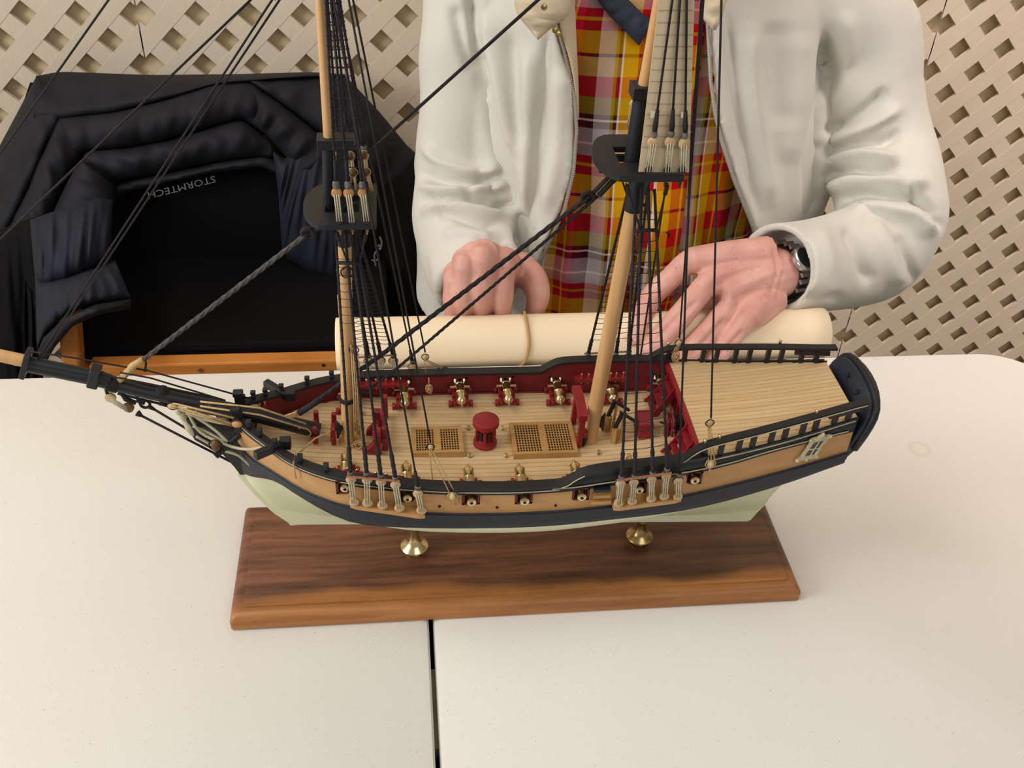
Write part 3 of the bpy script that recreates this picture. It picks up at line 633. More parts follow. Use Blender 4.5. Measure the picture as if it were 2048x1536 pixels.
# balusters between the two rails (gun stations left open, short boards aft)
for s in (-1, 1):
    for X in (.2300, .2440, .2590, .2705, .2860, .2975, .3125, .3235, .3400, .3520):
        z0, z1 = zR(X)-.0028, zU(X)-.0014
        MB().box(SP(X, hbR(X)-.0018, (z0+z1)/2, s), (.0036, .0034, z1-z0)).build('baluster', 'hull_black', ship)
    MB().beam(SP(.3335, hbR(.3335)-.0018, (zR(.3335)+zU(.3335))/2+.0006, s), SP(.362, hbR(.362)-.0018, (zR(.362)+zU(.362))/2-.0006, s), .003, .0036).build('sweep_rail', 'hull_black', ship)

# ---------------------------------------------------------------- decks, plank by plank
def planks(name, m, x0f, x1f, zf, hbf, pitch, gap, camber, n):
    k = -int(.075/pitch)-1
    while k*pitch < .075:
        y0, y1 = k*pitch+gap/2, (k+1)*pitch-gap/2; k += 1
        xs_ = [X for X in frange(x0f(0), x1f(0), n) if hbf(X) > max(min(abs(y0), abs(y1)), 0)+.0006]
        if len(xs_) < 2: continue
        xa = x0f((y0+y1)/2); rows = []
        for X in xs_:
            h = hbf(X); a, b = max(-h, min(h, y0)), max(-h, min(h, y1))
            zz = lambda y: ZT+zf(X)+camber*(1-(y/.07)**2)
            rows.append([(X, YC+a, zz(a)-.0011), (X, YC+a, zz(a)-.00012), (X, YC+a+.00012, zz(a)), (X, YC+b-.00012, zz(b)), (X, YC+b, zz(b)-.00012), (X, YC+b, zz(b)-.0011)])
        q = MB().grid(rows); kk = len(rows); q.f += [tuple(range(6))[::-1], tuple(6*(kk-1)+j for j in range(6))]
        q.build(name, m if (k % 3) else m+'_b' if m+'_b' in MATS else m, ship)
for nm, x0, x1, zf, dz in (('deck_bed', -.118, .238, zD, -.0013), ('quarterdeck_bed', .2305, .362, zQ, -.0013)):
    mb = MB(); mb.grid([[SP(X, max(.0005, hbR(X)-.005)*t, zf(X)+dz+.0013*(1-t*t), 1) for t in frange(-1, 1, 9)] for X in frange(x0, x1, 26)]); mb.build(nm, 'deck_caulk', ship, smooth='all')
planks('deck_plank', 'deck_wood', lambda y: -.116, lambda y: .2335, zD, lambda X: hbR(X)-.0056, .0049, .00042, .0014, 40)
planks('quarterdeck_plank', 'deck_wood', lambda y: .2305, lambda y: .3610, zQ, lambda X: hbR(X)-.0018, .0046, .00040, .0010, 30)
# quarterdeck break: red beam and bulkhead
m = MB(); hb = hbR(.2315)-.0056
m.prism([SP(.2310, t*hb, zQ(.231)-.0045+.001*(1-t*t), 1) for t in frange(-1, 1, 9)]+[SP(.2310, t*hb, zQ(.231)+.0004+.001*(1-t*t), 1) for t in frange(1, -1, 9)], (-.0034, 0, 0))
m.build('break_beam', 'paint_red', ship)
m = MB(); m.prism([SP(.2330, t*hb, zD(.233)-.001, 1) for t in (-1, 1)]+[SP(.2330, t*hb, zQ(.231)-.001, 1) for t in (1, -1)], (-.0012, 0, 0)); m.build('break_bulkhead', 'bulwark_red', ship)
for k, t in enumerate(frange(-.86, .86, 13)):
    MB().box(SP(.2312, t*hb, (zD(.233)+zQ(.231))/2-.001, 1), (.0012, .0012, zQ(.231)-zD(.233)-.006)).build('bulkhead_stile', 'paint_red', ship)

# ---------------------------------------------------------------- stern: counter and raked, arched transom
def tx(z): return float(np.interp(z, [.143, .160, .180, .200, .212], [.3560, .3655, .3712, .3765, .3785]))
outl = []      # (hb, z) outline of the transom from the lower port corner round the arch
side_ = [(.0385, .1440), (.0400, .160), (.0405, .174), (.0400, .184), (.0385, .1915)]
arch = [(.0350, .1975), (.0295, .2018), (.0215, .2048), (.0110, .2064), (0, .2068)]
half_o = side_+arch
full = [(-h, z) for h, z in half_o]+[(h, z) for h, z in half_o[-2::-1]]
m = MB()
front = [(tx(z)-.0065, YC+h*.985, ZT+z) for h, z in full]; back = [(tx(z)+.0015+.0035*(1-(h/.04)**2), YC+h, ZT+z) for h, z in full]
n = len(full); m.add(front+back, [tuple(range(n)), tuple(range(n, 2*n))[::-1]]+[(i, n+i, n+(i+1) % n, (i+1) % n) for i in range(n)])
m.build('transom', 'hull_blue_black', ship)
m = MB(); m.tube([(tx(z)-.0005, YC+h*1.0, ZT+z+.0004) for h, z in full[1:-1]], .0032, 8); m.build('taffrail', 'hull_black', ship, smooth='all')
for h in (-.012, .010):
    m = MB(); m.ring((tx(.196)-.0072, YC+h, ZT+.1975), (1, 0, .2), .0017, .0007, 12, 5); m.build('ring_bolt', 'hull_black', ship, smooth='all')
m = MB(); m.tube([(tx(.194)-.0072, YC+h, ZT+.1945-.003*(1-(h/.012)**2)) for h in frange(-.012, .010, 9)], .0006, 5); m.build('tiller_rope', 'rope_dark', ship, smooth='all')
m = MB(); rows = []
for h in frange(-.0385, .0385, 11):
    w = 1-(h/.0385)**2
    rows.append([(.3560, YC+h, ZT+.1470), (.3500, YC+h, ZT+.1415-.004*w), (.344, YC+h*.93, ZT+.1385-.006*w), (.334, YC+h*.75, ZT+.134-.008*w)])
m.grid(rows); m.build('counter', 'wale_navy', ship, smooth='all')
# ================================================================ fittings on deck and hull
def SIDE(x, y, k=1.0, s=-1):
    d = ray(x, y); Y = YC
    for _ in range(50):
        P = CAM+d*(Y/d[1]); Y = YC+s*k*hbR(P[0])
    return Vector(CAM+d*(Y/d[1]))
def DECK(x, y, dz=0, zf=None):
    zf = zf or zD; z = .15
    for _ in range(30): P = PZ(x, y, ZT+z); z = zf(P.x)+dz+.0014*(1-((P.y-YC)/.07)**2)
    return P
def mir(p): return Vector((p.x, 2*YC-p.y, p.z))
def clone(o, M, kids=True):
    c = o.copy(); COL.objects.link(c); c.matrix_basis = M @ o.matrix_basis
    for ch in (list(o.children) if kids else []):
        d = ch.copy(); COL.objects.link(d); d.parent = c
    return c
# ---- cannon, built once about the origin pointing +Y (muzzle outboard)
m = MB()
for sx in (-1, 1):
    prof = [(-.0165, .0030), (.0095, .0030), (.0095, .0098), (.0040, .0098), (.0040, .0086), (-.0015, .0086), (-.0015, .0072), (-.0075, .0072), (-.0075, .0058), (-.0165, .0056)]
    m.prism([(sx*.0056-.0013, y, z) for y, z in prof], (.0026, 0, 0))
m.box((0, -.004, .0042), (.0110, .022, .0022)); m.box((0, .0060, .0030), (.0175, .0030, .0026)); m.box((0, -.0125, .0030), (.0175, .0030, .0026))
can = m.build('cannon', 'paint_red', ship)
can.matrix_basis = Matrix()
for y in (.0060, -.0125):
    for sx in (-1, 1):
        t = MB().tube([(sx*.0078, y, .0030), (sx*.0104, y, .0030)], .0030, 12).build('truck', 'paint_red', None, smooth=True); t.parent = can
prof = [(-.0260, .0004), (-.0255, .0012), (-.0240, .0014), (-.0228, .0008), (-.0222, .0016), (-.0205, .0034), (-.0190, .0044), (-.0180, .0043), (-.0100, .0041), (-.0095, .0045), (-.0085, .0040), (.0010, .0036), (.0015, .0040), (.0025, .0035), (.0140, .0029), (.0146, .0033), (.0160, .0037), (.0170, .0035), (.0176, .0022)]
t = MB().lathe((0, 0, .0118), (0, 1, .02), prof, 16).build('barrel', 'brass', None, smooth=True); t.parent = can
t = MB().tube([(0, .0172, .0120), (0, .0179, .0120)], .0013, 10).build('bore', 'bore_black', None); t.parent = can
t = MB().tube([(-.0085, .0005, .0108), (.0085, .0005, .0108)], .0013, 8).build('trunnion', 'brass', None, smooth=True); t.parent = can
first = True
for s in (-1, 1):
    for p in PORTS:
        h = hull_hb(p, zD(p)+.0118); h = min(hull_hb(p-.010, zD(p)+.006), hull_hb(p+.010, zD(p)+.006), h); yc_ = YC+s*(h-.0112); M = Matrix.Translation((p, yc_, ZT+zD(p)+.0006)) @ (Matrix() if s > 0 else Matrix.Rotation(math.pi, 4, 'Z'))
        if first: can.matrix_basis = M; first = False; base_M = M.copy(); can.matrix_parent_inverse = ship.matrix_basis.inverted()
        else: clone(can, M @ base_M.inverted())
# ---- channels, deadeyes, lanyards, chain plates, sheer poles (both sides)
def deadeye(c, r, m, ax=(0, 1, 0), name='deadeye'):
    ax = Vector(ax).normalized()
    return MB().lathe(c, ax, [(-r*.42, r*.82), (-r*.30, r*.98), (-r*.08, r), (0, r*.90), (r*.08, r), (r*.30, r*.98), (r*.42, r*.82)], 14).build(name, m, ship, smooth=True)
def lanyards(a, b, r, side=-1, w=.00046, m='lanyard', n=3, sp=1.0):
    q = MB(); a, b = Vector(a), Vector(b)
    for i in range(n):
        o = Vector(((i-(n-1)/2)*2*r*.62*sp/(n-1), side*r*.58, 0)); o2 = Vector((o.x*.9, -o.y*.9, 0))
        q.tube([a+o, a.lerp(b, .5)+o*.92, b+o], w, 5); q.tube([a+o2, b+o2], w, 5)
    return q.build('lanyard', m, ship, smooth='all')
SHR = {'fore': [], 'main': []}
for key, up, low, (ca, cb), hk in (('fore', [(702, 958), (734, 959), (762, 963), (791, 968), (836, 986)], [(708, 1003), (735, 1005), (765, 1010), (799, 1015), (843, 1020)], ((700, 1012), (850, 1034)), 1.0),
                              ('main', [(1241, 966), (1267, 964), (1303, 958), (1332, 951), (1356, 961)], [(1237, 1006), (1264, 1002), (1302, 997), (1328, 992), (1355, 992)], ((1228, 1018), (1364, 1000)), 1.0)):
    A, B = SIDE(*ca, 1.15), SIDE(*cb, 1.15)
    rr = .0039
    for s in (-1, 1):
        f = (lambda p: p) if s < 0 else mir
        q = MB(); rows = []
        for t in frange(0, 1, 12):
            P = A.lerp(B, t); h = hull_hb(P.x, P.z-ZT)-.001; o = abs(P.y-YC)
            if t in (0, 1): o -= .0012
            rows.append([SP(P.x, h, P.z-ZT-.0030, s), SP(P.x, o, P.z-ZT-.0030, s), SP(P.x, o, P.z-ZT+.0008, s), SP(P.x, h, P.z-ZT+.0008, s)])
        q.grid(rows, close_u=True); q.f += [(3, 2, 1, 0), (44, 45, 46, 47)]
        q.build('channel', 'channel_wood', ship)
        tops = []
        for i, (u, l) in enumerate(zip(up, low)):
            U_, L_ = f(SIDE(*u, 1.10 if key == 'fore' else 1.12)), f(SIDE(*l, 1.12))
            dk = 'deadeye_wood'
            deadeye(L_, rr, dk); deadeye(U_, rr, dk); lanyards(U_, L_, rr, s, sp=.72); tops.append(U_)
            ring = MB().ring(U_, (0, 1, 0), rr*.98, .0006, 14, 5); ring.tube([U_+Vector((0, 0, rr)), U_+Vector((0, 0, rr+.004))], .0018, 7); ring.build('seizing', 'rope_purple' if s < 0 else 'rope_dark', ship, smooth='all')
            MB().lathe(U_+Vector((0, 0, rr+.0012)), (0, 0, 1), [(0, .0019), (.0006, .0024), (.0020, .0024), (.0026, .0018)], 10).build('seizing', 'seizing_grey', ship, smooth=True)
            MB().ring(L_, (0, 1, 0), rr*.98, .0005, 14, 5).tube([L_-Vector((0, 0, rr)), L_-Vector((0, 0, rr+.0025))], .0009, 6).build('chain_strop', 'brass_dark', ship, smooth='all')
        SHR[key+str(s)] = tops
        P0, P1 = tops[0]+Vector((-.003, s*.0022, rr+.0010)), tops[3]+Vector((.003, s*.0022, rr+.0008))
        MB().tube([P0, P1], .0009, 6).build('sheer_pole', 'copper_bar', ship, smooth=True)
# ---- pin rails with brass pins inside the bulwarks
for (x0, x1, zt, px_) in ((-.046, .004, .0165, (.08, .22, .34, .50, .66, .78, .90)), (.150, .196, .0185, (.12, .25, .45, .55, .66, .77, .9))):
    for s in (-1, 1):
        pr = MB().beam(SP(x0, hbR(x0)-.0085, zD(x0)+zt, s), SP(x1, hbR(x1)-.0085, zD(x1)+zt, s), .0075, .0030).build('pin_rail', 'paint_red', ship)
        for t in px_:
            X = x0+(x1-x0)*t; c = SP(X, hbR(X)-.0098, zD(X)+zt+.0014, s)
            MB().lathe(c, (0, 0, 1), [(-.006, .0006), (-.0002, .0007), (0, .0011), (.0008, .0008), (.0030, .0008), (.0040, .0013), (.0050, .0011), (.0055, .0003)], 8).build('belaying_pin', 'brass', pr, smooth=True)
# bow pin rail between the timberheads
for s in (-1, 1):
    pr = MB().beam(SP(-.1175, .0125, .1760, s), SP(-.108, .0205, .1745, s), .0040, .0024).build('pin_rail', 'paint_red', ship)
    for t in (.12, .5, .88):
        c = Vector(SP(-.1175, .0125, .1760, s)).lerp(Vector(SP(-.108, .0205, .1745, s)), t)+Vector((0, 0, .001))
        MB().lathe(c, (0, 0, 1), [(-.004, .0006), (0, .0012), (.001, .0009), (.0032, .0014), (.0042, .0012), (.0046, .0003)], 8).build('belaying_pin', 'brass', pr, smooth=True)
# ---- timberheads on the bow rail
for s in (-1, 1):
    for X in (-.1235, -.1165, -.1080, -.0965, -.0770, -.0575):
        c = SP(X, max(.004, hbR(X)-.0022), zR(X)+.0022, s); q = MB()
        q.box(Vector(c)+Vector((0, 0, .0018)), (.0036, .0036, .0034)); q.box(Vector(c)+Vector((0, 0, .0040)), (.0028, .0028, .0016)); q.box(Vector(c)+Vector((0, 0, .0060)), (.0040, .0040, .0026))
        bevel(q.build('timberhead', 'hull_black', ship), .0004, 1)
    cp = SP(-.118, hbR(-.118)-.0022, zR(-.118)+.002, s)
# knightheads beside the bowsprit
for s in (-1, 1):
    q = MB().box((-.1265, YC+s*.0095, ZT+.1850), (.0062, .0050, .022)); q.box((-.1265, YC+s*.0095, ZT+.1965), (.0076, .0064, .0040)); bevel(q.build('knighthead', 'hull_black', ship), .0005, 1)
# ---- cat heads and boomkins
cA, cB = PZ(566, 888, ZT+.1765), PZ(510, 912, ZT+.1790)
bA, bB = PZ(486, 862, ZT+.170), PZ(432, 911, ZT+.158)
for s in (-1, 1):
    f = (lambda p: p) if s < 0 else mir
    q = MB().beam(f(cA), f(cB), .0058, .0062); q.box(f(cA)+Vector((.002, 0, .001)), (.008, .007, .009)); bevel(q.build('cathead', 'hull_black', ship), .0005, 1)
    q = MB().tube([f(bA), f(bB)], [.0030, .0024], 8).ring(f(bB), (f(bB)-f(bA)), .0022, .0009, 10, 5); bk = q.build('boomkin', 'hull_black', ship, smooth=True)
    c = f(bB)+Vector((.001, 0, .0105)); q = MB().lathe(c-Vector((0, 0, .0055)), (0, 0, 1), [(0, .0010), (.0015, .0030), (.0055, .0034), (.0095, .0030), (.011, .0010)], 10)
    q.build('block', 'block_wood', ship, smooth=True); MB().ring(c, (0, 1, 0), .0050, .0007, 14, 5).tube([c-Vector((0, 0, .005)), f(bB)], .0010, 6).build('block_strop', 'rope_dark', ship, smooth='all')
# ---- beakhead knee, figurehead and head rails
def CP(x, y, dy=0.0): return PY(x, y, YC+dy)
q = MB().prism([CP(x, y, .0024) for x, y in ((368, 828), (396, 836), (450, 848), (500, 840), (520, 905), (500, 948), (489, 951), (470, 926), (448, 902), (425, 891), (391, 872))], (0, -.0048, 0)); q.build('head_knee', 'hull_black', ship)
q = MB(); pts = [CP(368, 820), CP(364, 828), CP(371, 840), (CP(378, 853)), CP(386, 865), CP(392, 873)]
q.tube(pts, [.0018, .0034, .0030, .0036, .0030, .0014], 8); q.lathe(CP(365, 824)+Vector((-.001, 0, 0)), (-1, 0, .6), [(0, .0030), (.002, .0033), (.004, .0022), (.005, .0006)], 9); q.build('figurehead', 'ornament_cream', ship, smooth='all')
rails = [([(378, 830), (389, 851), (400, 866), (424, 878), (452, 890), (475, 897), (501, 900), (530, 892)], .026),
         ([(391, 834), (414, 848), (435, 864), (455, 884)], .014), ([(386, 852), (410, 862), (432, 874), (450, 884)], .012),
         ([(392, 872), (424, 890), (448, 902), (475, 908), (492, 922), (506, 936)], .012), ([(482, 898), (496, 906), (505, 921)], .016),
         ([(372, 826), (405, 838), (440, 846), (485, 850), (510, 858)], .014)]
for pts, ye in rails:
    for s in (-1, 1):
        P = smoothpts([(x, y, 0) for x, y in pts], 14, 1); line = []
        for i, (x, y, _) in enumerate(P):
            t = i/13; dy = .0026+(ye-.0026)*t; p = PY(x, y, YC-dy); line.append(p if s < 0 else mir(p))
        MB().tube(line, .00125, 6).build('head_rail', 'trim_cream', ship, smooth='all')
# ---- hatches with gratings
def hatch(corners, nx, ny):
    P = [DECK(x, y, 0.0) for x, y in corners]
    x0, x1 = (P[0].x+P[3].x)/2, (P[1].x+P[2].x)/2; hy = (abs(P[2].y-P[0].y))/2; yc_ = (P[0].y+P[2].y)/2
    yc_ = YC if abs(yc_-YC) < .012 else yc_
    z0 = ZT+zD((x0+x1)/2)+.0012; h = .0055; w = .0032
    q = MB(); 
    q.box(((x0+x1)/2, yc_-hy+w/2, z0+h/2), (x1-x0, w, h)); q.box(((x0+x1)/2, yc_+hy-w/2, z0+h/2), (x1-x0, w, h))
    for x in (x0+w/2, x1-w/2): q.box((x, yc_, z0+h/2), (w, 2*hy-2*w, h))
    q.box(((x0+x1)/2, yc_, z0+h/2+.0003), (.0052, 2*hy-2*w, h))
    ho = q.build('hatch_coaming', 'grating_wood', ship)
    MB().box(((x0+x1)/2, yc_, z0+.0008), (x1-x0-2*w, 2*hy-2*w, .0012)).build('hatch_well', 'bore_black', ho)
    for xa, xb in ((x0+w, (x0+x1)/2-.0026), ((x0+x1)/2+.0026, x1-w)):
        g = MB(); ya, yb_ = yc_-hy+w, yc_+hy-w
        for i in range(nx+1): X = xa+(xb-xa)*i/nx; g.box((X, yc_, z0+h-.0005), ((xb-xa)/nx*.34, yb_-ya, .0009))
        for j in range(ny+1): Y = ya+(yb_-ya)*j/ny; g.box(((xa+xb)/2, Y, z0+h-.0007), (xb-xa, (yb_-ya)/ny*.24, .0008))
        g.build('grating', 'grating_wood', ho)
hatch(((823, 853), (922, 850), (926, 905), (824, 905)), 7, 9)
hatch(((1017, 846), (1140, 838), (1152, 904), (1025, 912)), 9, 11)
# ---- capstan
c = DECK(970, 884, .001); c.y = YC
q = MB().lathe(c, (0, 0, 1), [(0, .0098), (.0024, .0098), (.0028, .0086), (.0052, .0082), (.0058, .0066), (.0125, .0054), (.0180, .0070), (.0200, .0100), (.0206, .0108), (.0246, .0108), (.0252, .0100)], 26)
cp = q.build('capstan', 'paint_red', ship, smooth=True)
for k in range(6):
    t = math.pi/3*k-1.75; d = Vector((math.cos(t), math.sin(t), 0)); q = MB().beam(c+d*.0075+Vector((0, 0, .0050)), c+d*.0068+Vector((0, 0, .0180)), .0022, .0034, up=d); q.build('whelp', 'paint_red', cp)
    t += math.pi/6; d = Vector((math.cos(t), math.sin(t), 0)); MB().beam(c+d*.0063+Vector((0, 0, .0065)), c+d*.0066+Vector((0, 0, .0150)), .0028, .0010, up=d).build('pawl_slot', 'hull_black', cp)
# ---- eye rings in the deck
for x, y in ((937, 856), (1006, 856), (940, 911), (1013, 911), (1198, 905), (1165, 884)):
    p = DECK(x, y, .0016); MB().ring(p, (.35, -.6, .7), .0019, .00055, 14, 6).tube([p-Vector((0, 0, .0018)), p], .0008, 6).build('eye_ring', 'brass', ship, smooth='all')
# ---- bitts: two posts with a cross piece (they run across the deck)
def bitts(base_px, h, gap, w, name, knee=0.0, cross=.6, top_beam=False, m='paint_red', lean=0):
    p = DECK(*base_px, .0008); y0, y1 = p.y, p.y+gap; q = MB()
    for Y in (y0, y1):
        q.beam((p.x, Y, p.z), (p.x+lean, Y, p.z+h), w, w, up=(0, 1, 0))
        if knee: q.prism([(p.x, Y-w*.4, p.z), (p.x-knee, Y-w*.4, p.z), (p.x-knee*.85, Y-w*.4, p.z+h*.20), (p.x-w*.2, Y-w*.4, p.z+h*.55)], (0, w*.8, 0))
    o = bevel(q.build(name, m, ship), .0005, 1)
    zc_ = p.z+h*cross
    if top_beam: q = MB().beam((p.x+lean, y0-.003, p.z+h), (p.x+lean, y1+.003, p.z+h), w*1.25, w*1.1)
    else: q = MB().beam((p.x-w*.2, y0-.004, zc_), (p.x-w*.2, y1+.004, zc_), w*.8, w*.9)
    bevel(q.build('cross_beam', m, o), .0004, 1)
bitts((632, 886), .0165, .0200, .0038, 'bowsprit_bitts', cross=.45)
bitts((668, 888), .0165, .0190, .0038, 'bowsprit_bitts', cross=.45)
bitts((756, 905), .0250, .0230, .0060, 'windlass_bitts', knee=.010, cross=.62)
bitts((771, 898), .0230, .0400, .0050, 'topsail_bitts', cross=.5)
# main gallows with knees
p = DECK(1157, 893, .0005); y0, y1 = p.y, p.y+.0300
g = thing('gallows_bitts', '', '', p); put(g, ship); del g['label']; del g['category']
for Y in (y0, y1): bevel(MB().beam((p.x, Y, p.z), (p.x+.001, Y, p.z+.0310), .0048, .0048, up=(0, 1, 0)).build('bitt_post', 'paint_red', g), .0006, 1)
q = MB(); rows = []
for t in frange(0, 1, 9):
    Y = y0-.004+(y1-y0+.010)*t; zz = p.z+.0305+.003*math.sin(math.pi*t)
    rows.append([(p.x-.003, Y, zz), (p.x+.004, Y, zz), (p.x+.004, Y, zz+.0055), (p.x-.003, Y, zz+.0055)])
q.grid(rows, close_u=True); q.f += [(3, 2, 1, 0), (32, 33, 34, 35)]; q.build('cross_beam', 'paint_red', g)
bevel(MB().beam((p.x+.004, y0-.002, p.z+.013), (p.x+.004, y1+.002, p.z+.013), .005, .005).build('cross_beam', 'paint_red', g), .0005, 1)
# cleats on the mast feet
def cleat(c, d, up=(0, 0, 1), k=1.0):
    c = Vector(c); d = Vector(d).normalized(); u = Vector(up)
    q = MB().tube([c-u*.0078*k+d*.0030*k, c-u*.0030*k+d*.0016*k, c+d*.0012*k, c+u*.0030*k+d*.0016*k, c+u*.0078*k+d*.0030*k], [.0006*k, .0017*k, .0022*k, .0017*k, .0006*k], 7); q.tube([c-d*.002, c+d*.001*k], .0017*k, 6)
    q.build('cleat', 'hull_black', ship, smooth='all')
# ---- pumps
for bx, by, hh in ((1214, 860, .0150), (1228, 884, .0150)):
    p = DECK(bx, by, .0006); q = MB().lathe(p, (0, 0, 1), [(0, .0030), (.003, .0031), (hh-.001, .0030), (hh, .0033)], 4); pu = q.build('pump', 'grating_wood', ship)
    a, b_, c_ = p+Vector((.0006, .001, hh)), p+Vector((.0040, .0015, hh+.0150)), p+Vector((.0165, .000, hh+.0060))
    MB().beam(p+Vector((-.001, .0008, hh-.002)), b_, .0022, .0030).build('pump_bracket', 'hull_black', pu)
    MB().beam(b_+Vector((-.002, 0, .001)), c_, .0018, .0026, up=(0, 1, 0)).build('pump_handle', 'hull_black', pu)
    MB().beam(p+Vector((.0045, -.0005, .002)), b_+Vector((.0016, -.0005, -.001)), .0020, .0022, up=(0, 1, 0)).build('pump_rod', 'grating_wood', pu)
# ---- companion box, ladders, wheel
p = DECK(1290, 878, .0004); q = MB(); X0, X1 = p.x-.0062, p.x+.0056; y0 = p.y; rows = []
prof = [(0, 0), (0, .0150), (.0060, .0190), (.0150, .0190), (.0190, .0150), (.0190, 0)]
q.prism([(X0, y0+a, p.z+b_) for a, b_ in prof], (X1-X0, 0, 0)); cb = bevel(q.build('companion_box', 'paint_red', ship), .0006, 1)
MB().box(((X0+X1)/2, y0-.0002, p.z+.0135), (X1-X0+.001, .0012, .0012)).build('box_moulding', 'paint_red', cb); 
MB().box((X0-.0002, y0+.0095, p.z+.008), (.0006, .012, .011)).build('door', 'bulwark_red', cb)
def ladder(s):
    yc_ = YC+s*.0330; w = .0105; a = Vector((.2110, yc_, ZT+zD(.211)+.001)); b_ = Vector((.2285, yc_, ZT+zQ(.231)-.001))
    q = MB()
    for sy in (-1, 1):
        mid = a.lerp(b_, .5)+Vector((.0028, 0, -.001)); y_ = Vector((0, sy*w, 0))
        rows = []
        for t in frange(0, 1, 9):
            c_ = a*(1-t)**2+mid*2*t*(1-t)+b_*t*t+y_; rows.append([c_+Vector((-.0020, -.0007, .0018)), c_+Vector((.0024, -.0007, -.0020)), c_+Vector((.0024, .0007, -.0020)), c_+Vector((-.0020, .0007, .0018))])
        q.grid(rows, close_u=True); k_ = 4*8; o_ = len(q.v)-36; q.f += [tuple(o_+i for i in (3, 2, 1, 0)), tuple(o_+k_+i for i in range(4))]
    st = q.build('ladder', 'paint_red', ship)
    for t in (.12, .34, .56, .78):
        c_ = a.lerp(b_, t)+Vector((.0020*math.sin(math.pi*t), 0, .0002)); MB().box(c_, (.0052, 2*w, .0011)).build('tread', 'paint_red', st)
ladder(-1); ladder(1)
wc = Vector((.2210, YC-.002, ZT+zD(.221)+.0150))
wh = MB().ring(wc, (1, 0, 0), .0085, .0011, 22, 6).ring(wc, (1, 0, 0), .0030, .0012, 12, 6).build('steering_wheel', 'bulwark_red', ship, smooth='all')
for k in range(8):
    d = Vector((0, math.cos(k*math.pi/4), math.sin(k*math.pi/4))); MB().tube([wc+d*.002, wc+d*.0085, wc+d*.0122], [.0006, .0007, .0010], 6).build('spoke', 'bulwark_red', wh, smooth='all')
MB().tube([wc+Vector((.0015, 0, 0)), wc+Vector((.0100, 0, 0))], .0058, 16).build('wheel_drum', 'block_wood', ship, smooth=True)
q = MB()
for k in range(4): q.ring(wc+Vector((.0028+.0016*k, 0, 0)), (1, 0, 0), .0062, .0008, 18, 5)
q.tube([wc+Vector((.004, -.006, 0)), wc+Vector((.003, -.007, -.012))], .0008, 5).tube([wc+Vector((.005, .006, .001)), wc+Vector((.002, .010, -.010)), wc+Vector((-.004, .016, -.013))], .0008, 5); q.build('tiller_rope', 'rope_purple', ship, smooth='all')
for dx in (-.0028, .0112):
    q = MB().beam(wc+Vector((dx, 0, -.0155)), wc+Vector((dx, 0, .002)), .0030, .0050, up=(0, 1, 0)); bevel(q.build('wheel_stand', 'paint_red', ship), .0004, 1)
# ---- quarter badge (ornate window) on each quarter
for s in (-1, 1):
    cpt = SIDE(1627, 893, 1.05); cpt = cpt if s < 0 else mir(cpt); X = cpt.x; zc_ = cpt.z-ZT
    h0, h1 = hull_hb(X-.012, zc_), hull_hb(X+.012, zc_); tdir = Vector((.024, s*(h1-h0), 0)).normalized(); up = Vector((.30, 0, 1)).normalized(); nrm = Vector((0, s, 0.12)).normalized()
    def qp(a, b, d=0): return cpt+tdir*a*1.22+up*b*.95+nrm*d
    outp = [(-.0062, -.0105), (-.0078, -.0125), (-.0060, -.0148), (-.003, -.0132), (0, -.0150), (.003, -.0132), (.0060, -.0148), (.0082, -.0120), (.0066, -.0100), (.0060, 0), (.0070, .0085), (.0088, .0105), (.0066, .0122), (.0030, .0118), (.0, .0160), (-.0026, .0120), (-.0058, .0116), (-.0076, .0095), (-.0060, .0075), (-.0056, 0)]
    q = MB().prism([qp(a, b, -.001) for a, b in outp], nrm*.0032); fr_ = bevel(q.build('quarter_badge', 'ornament_cream', ship), .0006, 2)
    q = MB().prism([qp(a, b, .0018) for a, b in ((-.0034, -.0082), (.0034, -.0082), (.0034, .0072), (-.0034, .0072))], nrm*.0006); q.build('pane', 'pane_dark', fr_)
    q = MB().beam(qp(0, -.0082, .0026), qp(0, .0072, .0026), .0009, .0008, up=nrm).beam(qp(-.0034, -.0005, .0026), qp(.0034, -.0005, .0026), .0009, .0008, up=nrm); q.build('glazing_bar', 'ornament_cream', fr_)
    for a, b, r in ((-.0070, -.0128, .0020), (.0072, -.0126, .0020), (0, .0150, .0018), (.0076, .0106, .0016), (-.0068, .0102, .0016), (-.0058, -.004, .0012), (-.0057, .003, .0012), (.0062, -.004, .0012), (.0064, .004, .0012), (0, -.0140, .0018), (-.0035, -.0128, .0015), (.0035, -.0128, .0015)):
        MB().lathe(qp(a, b, .0010), nrm, [(0, r), (r*.6, r*.9), (r*1.1, r*.5), (r*1.25, r*.1)], 8).build('scroll', 'ornament_cream', fr_, smooth='all')
# ---- side steps, fender and holes on the topsides
for s in (-1, 1):
    for px_, py_, w in ((1203, 990, .014), (1201, 1002, .016), (1204, 978, .013)):
        c = SIDE(px_, py_, 1.035); c = c if s < 0 else mir(c); MB().box(c, (w, .0050, .0026)).build('side_step', 'channel_wood' if py_ > 980 else 'wale_navy', ship)
    c = SIDE(910, 1000, 1.035); c = c if s < 0 else mir(c); MB().box(c+Vector((0, 0, .002)), (.0036, .0034, .0120)).build('fender', 'channel_wood', ship)
    MB().box(c+Vector((0, s*.0002, .0085)), (.0042, .0036, .0060)).build('fender_head', 'hull_black', ship)
    for px_, py_ in ((879, 1012), (994, 1014), (1111, 1010)):
        c = SIDE(px_, py_, 1.012); c = c if s < 0 else mir(c); MB().tube([c-Vector((0, s*.002, 0)), c+Vector((0, s*.0010, 0))], .0011, 8).build('scupper', 'bore_black', ship)
